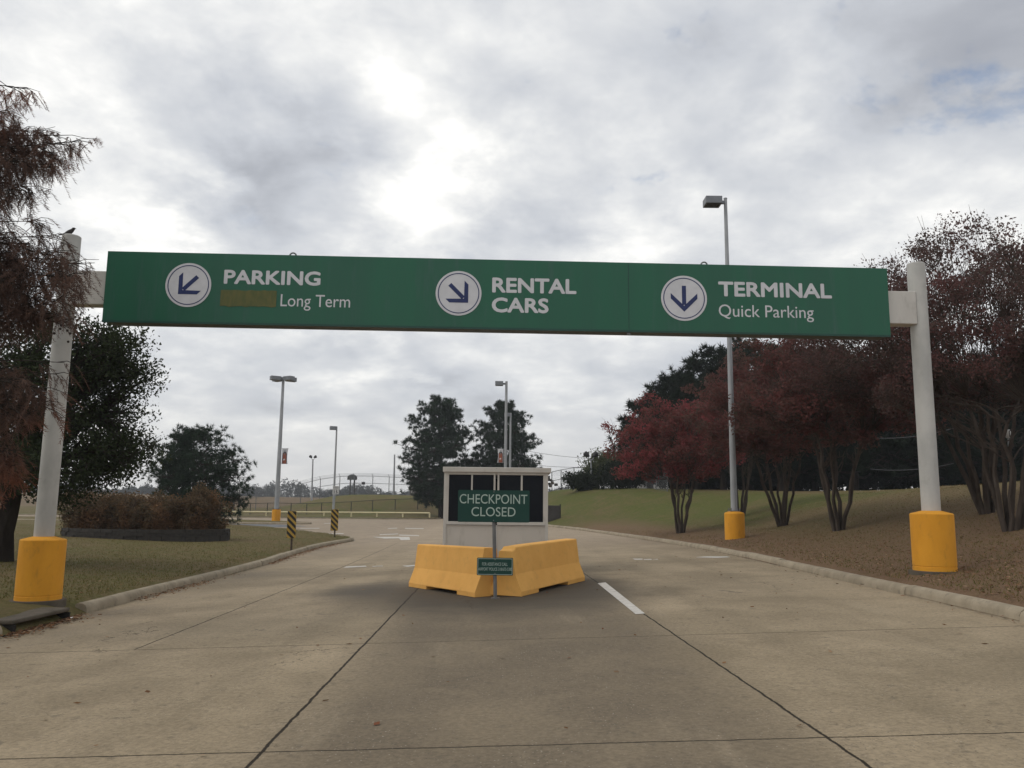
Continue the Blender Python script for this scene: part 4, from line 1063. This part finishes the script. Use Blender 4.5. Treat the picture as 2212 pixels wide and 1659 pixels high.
def broadleaf(x, y, H, label, clumps, leaves, leafsize, mat, seed, trunk_r=.25, name='oak_tree', group=None, sig=.45, twig=.9, bark=None, fork=.3, cat='tree', trunkname='trunk', tx=0, ty=0):
    """clumps: list of (x, y, z) local crown centres"""
    global rng; rng = np.random.default_rng(seed)
    z = gz(x, y); o = thing(name, (x, y, z - .05), label, cat, group)
    C = np.array(clumps, float); segs = []; F0 = np.array([tx * .3, ty * .3, H * fork])
    segs.append((curve((0, 0, -.2), F0, 0, .03, 6), trunk_r, trunk_r * .72))
    k = max(5, len(C) // 14); mains = C[rng.choice(len(C), k, replace=False)]; ml = []
    for q in mains:
        m_ = F0 + (q - F0) * .62; segs.append((curve(F0, m_, .15, .08, 6), trunk_r * .5, trunk_r * .2)); ml.append(m_)
    ml = np.array(ml + [F0])
    for q in C:
        s = ml[np.argmin(np.linalg.norm(ml - q, axis=1))]; segs.append((curve(s, q, .08, .06, 5), trunk_r * .14, .008))
        for _ in range(3):
            e = q + rand_unit(1)[0] * sig * rng.uniform(1, 1.9) * twig + np.array([0, 0, .1]); segs.append((curve(q, e, .03, .02, 4), .010, .003))
    limbs(trunkname, segs, bark or m_barkdark, o)
    n = max(1, leaves // len(C)); s_ = sig * rng.uniform(.7, 1.3, len(C))
    P = (C[:, None, :] + (rand_unit(len(C) * n) * (rng.uniform(0, 1, len(C) * n) ** .45)[:, None]).reshape(len(C), n, 3) * s_[:, None, None] * 1.8).reshape(-1, 3)
    V, Fq = leaf_quads(P, leafsize); np_mesh('crown', V, Fq, 4, mat, o)
    return o
def blob(n, c, r, seed, low=None, shell=.3):
    g = np.random.default_rng(seed); out = []
    while len(out) < n:
        u = g.normal(size=3); u /= np.linalg.norm(u); q = u * g.uniform(shell, 1) ** .5
        lump = 1 + .2 * math.sin(4 * math.atan2(u[1], u[0]) + seed) + .12 * math.sin(6 * u[2] + seed)
        p = np.array(c) + q * np.array(r) * lump
        if low is None or p[2] > low: out.append(p)
    return out

# crape myrtles along the right bank
def spot(px, py, D): p = at(px, py, D); return p[0], p[1]
x, y = spot(1470, 1147, 38); crape_myrtle(x, y, 6.3, 3.0, 'bright red crape myrtle farthest along the row, above green grass', m_crape, 24000, 11, leafsize=.12, nclump=270, z_low=.33, hollow=.25, tight=.8)
x, y = spot(1690, 1133, 33); crape_myrtle(x, y, 7.0, 3.0, 'dark red crape myrtle just right of the single headed lamp post', m_crapedark, 26000, 12, leafsize=.12, nclump=280, z_low=.30, hollow=.25, off=(-.9, -1.9), tight=.8)
x, y = spot(1812, 1143, 26); crape_myrtle(x, y, 6.9, 3.1, 'maroon crape myrtle left of the right sign post, low red leaves on its right', m_crapedark, 27000, 13, leafsize=.105, nclump=280, z_low=.33, hollow=.25, tight=.78)
x, y = spot(2135, 1120, 22); crape_myrtle(x, y, 7.3, 4.2, 'tall crape myrtle behind the right sign post with many bare branches', m_crapenear, 56000, 14, leafsize=.075, nclump=520, stems=7, hollow=.6, z_low=.40, tight=.62, off=(-.5, 0))
x, y = spot(2185, 1150, 18.2); crape_myrtle(x, y, 6.1, 3.5, 'nearest crape myrtle at the right edge with stout grey stems', m_crapenear, 46000, 15, leafsize=.068, nclump=420, stems=8, hollow=.6, z_low=.46, off=(.6, 0), tight=.62)
x, y = spot(1600, 1122, 43); crape_myrtle(x, y, 7.8, 2.9, 'crape myrtle hidden behind the lamp post, its crown above the row', m_crapedark, 20000, 16, leafsize=.11, nclump=200, z_low=.36, hollow=.25)

# dark pines behind them
PN = [(1405, 868, 74, 3.2), (1452, 815, 72, 3.6), (1500, 782, 70, 3.8), (1552, 752, 66, 4.0), (1610, 740, 68, 4.4), (1680, 745, 62, 4.4), (1752, 760, 66, 4.6), (1835, 770, 60, 4.6), (1915, 790, 64, 5.0), (1985, 775, 58, 4.6),
      (2060, 790, 62, 5.2), (2140, 780, 57, 5.0), (2215, 770, 60, 5.2)]
words = ['the leftmost and lowest of the dark pines behind the red trees', 'second dark pine from the left, stepping up behind the brightest red crown', 'third dark pine from the left behind the red crowns',
         'dark pine topping the step just left of the lamp pole', 'dark pine directly behind the single headed lamp pole', 'dark pine seen through the gap right of the lamp pole', 'dark pine behind the second red trunk cluster',
         'dark pine behind the maroon tree with low red leaves', 'dark pine just left of the right sign post', 'dark pine directly behind the right sign post', 'dark pine right of the right sign post, left of the stout grey stems',
         'dark pine behind the stout grey stems at the right edge', 'dark pine cut by the right edge of the picture']
for i, ((px, py, D, rd), w) in enumerate(zip(PN, words)):
    p = at(px, py, D); z = gz(p[0], D)
    pine(p[0], D, p[2] - z, rd, w, m_pinedark, .10, 30 + i, 1700, 12, 'dark pines behind the crape myrtles', .3, .55, width=.09, shape=.6)
# lone pines
p = at(425, 930, 56); pine(p[0], 56, p[2] - gz(p[0], 56), 3.3, 'rounded pine behind the left shrub bed with one long bough to the right', m_pine, .08, 51, 2700, 18, None, .2, .30, width=.042, shape=.55, skew=.18)
p = at(956, 862, 96); pine(p[0], 96, p[2] - gz(p[0], 96), 4.5, 'large pine left of the pair behind the booth', m_pine, .10, 52, 4000, 18, 'pair of pines behind the booth', .32, .42, width=.06, shape=.6, skew=-.1)
p = at(1088, 866, 98); pine(p[0], 98, p[2] - gz(p[0], 98), 4.4, 'pine right of the pair, behind the bannered lamp post', m_pine, .10, 53, 3700, 18, 'pair of pines behind the booth', .3, .42, width=.06, shape=.6, skew=.12)

# left oak
x, y = spot(8, 1207, 20); z = gz(x, y)
cl = []
for px, py, D, n, r in ((120, 770, 20, 60, (2.0, 1.8, 1.2)), (40, 850, 19, 55, (1.8, 2, 1.5)), (190, 860, 21, 60, (1.4, 1.6, 1.1)), (140, 970, 20, 60, (2.0, 1.6, .95)), (245, 985, 21, 34, (.85, 1.2, .7)), (220, 760, 20, 30, (.9, 1.0, .55)), (-60, 960, 19, 40, (1.5, 1.5, 1.3)), (275, 800, 20.5, 14, (.7, .8, .3)), (70, 1010, 18.5, 30, (1.0, 1.2, .5))):
    q = at(px, py, D) - np.array([x, y, z]); cl += blob(n, q, r, int(px) + 200, shell=.15)
broadleaf(x, y, 5.8, 'dark live oak behind the left sign post with fine leafy twigs', cl, 52000, .085, m_oak, 61, .28, 'oak_tree', None, .26, 1.3, fork=.35)

# bald cypress: feathery rust-brown sprays hanging in from the left
def cypress():
    global rng; rng = np.random.default_rng(71)
    x, y = -10.6, 11.0; z = gz(x, y)
    o = thing('bald_cypress', (x, y, z - .05), 'feathery rust brown bald cypress reaching in from the left edge', 'tree')
    segs = [(curve((0, 0, -.1), (.1, .1, 10.5), 0, .05, 8), .24, .05)]
    boughs = []
    def loc(px, py, D): return at(px, py, D) - np.array([x, y, z])
    spec = [((55, 185), 10.6, 10), ((20, 230), 10.3, 12), ((-40, 170), 10.5, 14), ((130, 285), 10.7, 14), ((150, 300), 10.4, 12), ((90, 330), 10.9, 16), ((40, 340), 10.2, 16), ((110, 355), 10.5, 14), ((30, 400), 10.6, 16), ((-50, 330), 10.6, 18), ((90, 275), 10.9, 10),
            ((70, 400), 10.9, 10), ((20, 290), 10.9, 12), ((-30, 420), 10.3, 16),
            ((75, 470), 10.4, 12), ((120, 500), 10.8, 13), ((60, 520), 10.9, 18), ((165, 555), 10.4, 14), ((205, 560), 10.7, 12), ((150, 590), 10.2, 18), ((180, 610), 10.6, 16), ((110, 580), 10.8, 20), ((60, 590), 10.4, 20), ((20, 540), 10.6, 20),
            ((20, 610), 10.3, 20), ((90, 640), 10.5, 20), ((130, 640), 10.3, 16), ((60, 670), 10.8, 16), ((10, 690), 10.6, 14), ((150, 700), 10.6, 16), ((-40, 600), 10.5, 18), ((-60, 500), 10.5, 18), ((110, 545), 10.5, 14),
            ((30, 790), 10.5, 14), ((90, 830), 10.2, 12), ((120, 800), 10.6, 7), ((140, 775), 10.5, 4), ((50, 850), 10.6, 14), ((10, 870), 10.3, 14), ((60, 900), 10.4, 8), ((100, 870), 10.5, 7), ((-30, 830), 10.5, 14),
            ((10, 970), 10.4, 14), ((-20, 1000), 10.6, 14), ((15, 1010), 10.5, 10), ((35, 940), 10.6, 8), ((-50, 930), 10.5, 12)]
    spray_p = []; spray_d = []
    for (px, py), D, n in spec:
        tip = loc(px, py, D); hz = max(1.0, tip[2] - rng.uniform(.2, .9)); b = np.array([.1 * hz / 10, .1 * hz / 10, hz])
        P = curve(b, tip, .28, .085, 8); segs.append((P, .03, .004))
        for k in range(int(n * (4.0 if py < 720 else 4.6) * (.55 if px > 100 and py > 480 else 1))):
            u = rng.uniform(.45, 1.0) ** .7; i = u * 7; q = P[int(i)] + (P[min(7, int(i) + 1)] - P[int(i)]) * (i - int(i))
            out = (P[-1] - P[-3]); out /= np.linalg.norm(out); d = out * rng.uniform(.2, .9) + np.array([*(rng.normal(size=2) * .55), rng.uniform(-.55, .25)]); d /= np.linalg.norm(d)
            e = q + d * rng.uniform(.16, .42); segs.append((np.array([q, (q + e) / 2 + (0, 0, .03), e]), .006, .003))
            for _ in range(3):
                spray_p.append(q + (e - q) * rng.uniform(.3, 1)); dd = d * .5 + np.array([*(rng.normal(size=2) * .5), -rng.uniform(.2, 1.0)]); spray_d.append(dd / np.linalg.norm(dd))
    limbs('trunk', segs, m_barkdark, o)
    S = np.array(spray_p); Dd = np.array(spray_d); n = len(S); L = rng.uniform(.14, .30, n); NV = []; NF = 0
    # each spray: a drooping stem with needles on both sides
    side = np.cross(Dd, rand_unit(n)); side /= np.linalg.norm(side, axis=1, keepdims=True)
    C = []; DD = []
    for t in np.linspace(.06, 1, 14):
        c = S + Dd * (L * t)[:, None] - np.array([0, 0, 1]) * (L * t * t * .35)[:, None]
        for s in (-1, 1):
            C.append(c); v = side * s * (1 - .55 * t) + Dd * .9 + rng.normal(size=(n, 3)) * .22; DD.append(v / np.linalg.norm(v, axis=1, keepdims=True))
    C = np.vstack(C); DD = np.vstack(DD)
    V, Fq = needles(C, DD, .062, .0085)
    st = np.stack([S - side * .003, S + side * .003, S + Dd * L[:, None] - np.array([0, 0, 1]) * (L * .35)[:, None]], axis=1).reshape(-1, 3)
    V = np.vstack([V, st]); np_mesh('crown', V, np.arange(len(V)), 3, m_cyp, o)
    for px, py in ((64, 402), (70, 408), (61, 420), (146, 706), (152, 712), (133, 695), (148, 730), (131, 702), (118, 712)):
        c = loc(px, py, 10.45); MB().lathe([(.002, -.017), (.012, -.012), (.017, 0), (.012, .012), (.002, .017)], 10, c).build('cone', m_cone, o, smooth=60)
cypress()

# raised shrub bed on the left lawn
def planter():
    c = at(312, 1160, 32.0); x0, y0 = c[0], 32.2; z = gz(x0, y0)
    o = thing('planter_wall', (x0, y0, z), 'low dark block wall ringing the shrub bed on the left lawn', 'planter', None)
    a, b, h = 3.12, 1.9, .36
    mb = MB(); n = 44
    for row in range(3):
        for k in range(n):
            t0 = 2 * math.pi * (k + .5 * (row % 2)) / n; t1 = t0 + 2 * math.pi / n * .965; q = random.uniform(-.012, .012)
            vs = []
            for t_ in (t0, t1):
                for s in (1 + q, .92):
                    for zz in (row * h / 3 - (.1 if row == 0 else 0), (row + 1) * h / 3 - .006): vs.append((a * s * math.cos(t_), b * s * math.sin(t_), zz))
            mb.add(vs, [(0, 1, 5, 4), (2, 6, 7, 3), (0, 2, 3, 1), (4, 5, 7, 6), (1, 3, 7, 5), (0, 4, 6, 2)])
    mb.build('block_wall', m_block, o)
    mb = MB(); mb.poly([(a * .93 * math.cos(t_), b * .93 * math.sin(t_), h - .06) for t_ in np.linspace(0, 2 * math.pi, 40, endpoint=False)]); mb.build('soil', m_drain, o)
    for i, (dx, dy, r, hh, lb) in enumerate(((-2.2, 0, .95, 1.6, 'leftmost rusty shrub in the walled bed beside the sign post'), (-.85, .2, 1.05, 1.55, 'second rusty shrub from the left in the walled bed'),
                                            (.6, -.1, 1.1, 1.5, 'third rusty shrub from the left in the walled bed'), (1.98, 0, .92, 1.62, 'tallest rusty orange shrub at the right end of the walled bed'))):
        cc = blob(75, (0, 0, hh * .50), (r, r * .95, hh * .46), 80 + i, .1, .2) + blob(26, (0, 0, .32), (r * .95, r * .95, .25), 180 + i, .1, .3)
        s = broadleaf(x0 + dx, y0 + dy, hh, lb, cc, 15000, .075, m_shrub, 90 + i, .05, 'shrub', 'rusty shrubs in the walled bed', .17, 1.0, m_bark, .1, 'shrub', 'stem'); s.location.z = z + h - .12
planter()
# pale and dark growth by the right fence, and behind the lone pines
def bushy(name, px, pt, D, w, label, mat, seed, n=70, lv=9000, ls=.22, sig=.45, cat='tree', low=.3, group=None):
    p = at(px, pt, D); z = gz(p[0], D); H = p[2] - z
    cc = blob(n, (0, 0, H * .55), (w, w * .8, H * .45), seed, low, .2)
    return broadleaf(p[0], D, H, label, cc, lv, ls, mat, seed, .16, name, group, sig, 1.0, None, .25, cat)
bushy('hackberry_tree', 1322, 972, 80, 2.6, 'pale olive green tree left of the red row behind the floodlight', m_pale, 101)
bushy('evergreen_bush', 1262, 1022, 76, 1.7, 'dark evergreen bush behind the floodlight pole on the right bank', m_bush, 102, 50, 6000, .2, .35, 'bush', .1)
bushy('evergreen_tree', 1345, 1005, 74, 2.2, 'dark evergreen tree below the pale olive tree by the fence', m_bush, 103, 60, 8000)
bushy('pale_bush', 1128, 1000, 105, 1.7, 'pale twiggy bush just above the right of the booth roof', m_pale, 104, 40, 4000, .22, .35, 'bush', .2)
# dense dark thicket under the pines
for i, (px, pt, D, w) in enumerate(((1640, 985, 74, 4.2), (1760, 960, 70, 4.6), (1880, 925, 66, 4.8), (1990, 905, 62, 4.8), (2095, 905, 60, 4.8), (2195, 900, 58, 4.8), (1500, 1000, 76, 3.6))):
    bushy('thicket_tree', px, pt, D, w, ['dark tree low under the pines behind the second trunk cluster', 'dark tree low under the pines between lamp post and maroon tree', 'dark tree low under the pines left of the right sign post',
          'dark tree low under the pines behind the right sign post', 'dark tree low under the pines right of the right sign post', 'dark tree low under the pines at the right edge', 'dark tree low under the pines behind the brightest red tree'][i], m_pinedark, 110 + i, 90, 9000, .42, .8, group='dark trees under the pines', low=.2)

# far woods along the horizon
def woods():
    global rng; rng = np.random.default_rng(131); C = []
    for k in range(640):
        D = rng.uniform(380, 470); px = rng.uniform(-350, 1250); p = at(px, 1068, D); z = gz(p[0], D)
        top = (6.0 + 1.2 * math.sin(px * .013) + 1.6 * math.sin(px * .041 + 1) + rng.uniform(-1.5, 1.5)); top *= (.8 if px < 480 else 1)
        r = rng.uniform(2.2, 4.0); n = 260
        u = rand_unit(n) * rng.uniform(.4, 1, n)[:, None] ** .5; C.append(np.array([p[0], D, z + top * .45]) + u * np.array([r, r, top * .6]))
    C = np.vstack(C); V, Fq = leaf_quads(C, .8); o = np_mesh('distant_woods', V, Fq, 4, m_woods); tag(o, 'grey green line of far woods along the horizon', 'woods', None, 'stuff')
woods()

# ------------------------------------------------------------------ building and wires
def building():
    p = at(884, 1062, 135); z = gz(p[0], 135)
    o = thing('building', (p[0], 135, z), 'low brown building with a flat pale roof edge behind the left pine', 'building'); k = 135 / F
    zt = at(890, 1037, 135)[2] - z; zt2 = at(890, 1016, 140)[2] - z
    w = MB().box((0, 0, -1), (9.5, 9, zt)).build('wall', m_bwall, o); MB().box((-.25, -.25, zt), (9.75, 9.25, zt + .35)).build('roof', m_btrim, o)
    MB().box((.9, 4, zt + .35), (9.0, 12, zt2)).build('upper_storey', m_bwall, o)
    MB().box((.3, -.06, zt - 2.1), (1.0, -.005, zt - .9)).build('window', m_btrim, o)
building()
def wire(pts, r, label):
    p0 = np.array(pts[0]); o = MB().tube([np.array(p) - p0 for p in pts], r, 4, False).build('overhead_wire', m_wire); o.location = Vector([float(c) for c in p0])
    tag(o, label, 'wire', 'overhead wires')
def sagline(a, b, sag):
    a = np.array(a); b = np.array(b); t = np.linspace(0, 1, 12)[:, None]; P = a + (b - a) * t; P[:, 2] -= sag * 4 * (t * (1 - t))[:, 0]; return P
wire(sagline(at(1090, 963, 130), at(1330, 992, 110), .5), .025, 'upper overhead wire in the sky right of the booth'); wire(sagline(at(1150, 1004, 120), at(1300, 1008, 110), .2), .025, 'lower overhead wire in the sky right of the booth')
wire(sagline(at(1885, 946, 50), at(2060, 925, 46), .2), .018, 'upper pale wire crossing dark trees left of the right sign post'); wire(sagline(at(1880, 1013, 50), at(2060, 1001, 46), .2), .015, 'lower pale wire crossing dark trees left of the right sign post')
def yard_light():
    b = at(2190, 1100, 25.5); z = gz(b[0], 25.5); t = at(2177, 935, 25.5)
    o = thing('yard_light', (b[0], 25.5, z), 'small white yard light on a thin grey pole among the right edge stems', 'light'); H = t[2] - z; dx = t[0] - b[0]
    MB().tube([(0, 0, -.2), (dx, 0, H - .1)], .03, 6).build('pole', m_metal, o)
    MB().lathe([(.05, H - .16), (.085, H - .1), (.085, H + .05), (.055, H + .10)], 12, (dx, 0, 0)).build('lamp', m_trailer, o, smooth=40)
yard_light()
def far_shed():
    p = at(1640, 1056, 92); z = gz(p[0], 92); o = thing('shed', (p[0], 92, z), 'long low white shed glimpsed between dark trunks past the bank', 'building')
    MB().box((-14, 0, -.5), (9, 5, 1.05)).build('wall', m_trailer, o); MB().box((-14.3, -.3, 1.05), (9.3, 5.3, 1.3)).build('roof', m_fence, o)
far_shed()

# ------------------------------------------------------------------ grass blades and fallen leaves
def grass_and_leaves():
    global rng; rng = np.random.default_rng(141)
    def scatter(n, rmax, rmin=7.0):
        r = np.sqrt(rng.uniform(0, 1, n)) ; r = rmin * (rmax / rmin) ** rng.uniform(0, 1, n); a = rng.uniform(-.66, .66, n)
        P = np.c_[np.sin(a) * r, np.cos(a) * r]; k = ~on_road(P); P = P[k]
        d = np.minimum(seg_dist(P, KLs[:60])[0], seg_dist(P, KRs[:70])[0]); return P[d > .26]
    P = scatter(230000, 52)
    left = P[:, 0] < 0; keep = left | (rng.uniform(size=len(P)) < .6); P = P[keep]
    x0, y0 = at(312, 1160, 32.0)[0], 32.2; k = ((P[:, 0] - x0) / 3.2) ** 2 + ((P[:, 1] - y0) / 1.85) ** 2 > 1; P = P[k]
    dr = ((P[:, 0] > -7.95) & (P[:, 0] < -6.5) & (P[:, 1] > 11.6) & (P[:, 1] < 13.7)); P = P[~dr]
    z = gz_at(P); C = np.c_[P, z - .005]; n = len(C)
    d = rng.normal(size=(n, 3)) * np.array([.55, .55, .2]) + np.array([0, 0, 1]); d /= np.linalg.norm(d, axis=1, keepdims=True)
    V, Fq = needles(C, d, .055, .012); o = np_mesh('grass', V, Fq, 3, m_grassb); tag(o, 'short half dormant lawn grass beside the road', 'grass', None, 'stuff')
    # leaves: right bank, gutters, kerb foot, round the drain
    L = scatter(34000, 44); L = L[(L[:, 0] > 0) | (rng.uniform(size=len(L)) < .10)]; L = L[~((L[:, 0] > -8) & (L[:, 0] < -6.4) & (L[:, 1] > 11.6) & (L[:, 1] < 13.7))]
    Z = gz_at(L) + rng.uniform(.012, .035, len(L)); A = np.c_[L, Z]
    G = []
    for y0, y1, n, s, KK in ((15.5, 19.5, 300, 1, KLs), (25, 38.5, 1100, 1, KLs), (11.3, 13.4, 420, 1, KLs), (8.5, 11.6, 260, 1, KLs), (17.0, 22, 60, 1, KLs), (8, 30, 40, -1, KRs)):
        yy = rng.uniform(y0, y1, n); xx = np.interp(yy, KK[:60, 1], KK[:60, 0]) + s * np.abs(rng.normal(size=n)) * .16 + s * .02; G.append(np.c_[xx, yy, zr(xx, yy) + rng.uniform(.008, .05, n)])
    for px, py, n, sp in ((1213, 1135.5, 60, .35), (1238, 1136, 80, .4), (1270, 1143, 120, .5), (1302, 1148, 150, .55), (1382, 1157, 140, .45), (1418, 1168, 50, .3), (1575, 1192, 90, .3)):
        c = gp(px, py); xy = c[:2] + rng.normal(size=(n, 2)) * np.array([sp * .6, sp]); G.append(np.c_[xy, zr(xy[:, 0], xy[:, 1]) + np.abs(rng.normal(size=n)) * .05 + .01])
    n = 130; xy = np.c_[rng.uniform(-6, 5.6, n), rng.uniform(4.5, 24, n)]; G.append(np.c_[xy, zr(xy[:, 0], xy[:, 1]) + .012])
    A = np.vstack([A] + G)
    V, Fq = leaf_quads(A, .068, .72, .62); lo = np.repeat(A[:, 2] - .008, 4); V[:, 2] = np.maximum(V[:, 2], lo)
    o = np_mesh('fallen_leaves', V, Fq, 4, m_lit); tag(o, 'brown fallen leaves scattered on bank and along kerbs', 'leaves', None, 'stuff')
grass_and_leaves()

# ------------------------------------------------------------------ air
def haze():
    o = MB().box((-560, -30, -2.5), (560, 620, 40)).build('haze', None); o.data.materials.clear()
    mt = bpy.data.materials.new('haze_air'); mt.use_nodes = True; t = NT(mt.node_tree); t.n.clear()
    vol = t.new('ShaderNodeVolumePrincipled'); vol.inputs['Color'].default_value = (.82, .86, .92, 1); vol.inputs['Density'].default_value = .0005
    out = t.new('ShaderNodeOutputMaterial'); t.l.new(vol.outputs[0], out.inputs['Volume'])
    o.data.materials.append(mt); tag(o, 'thin grey air between the camera and the far woods', 'haze', None, 'stuff')
haze()
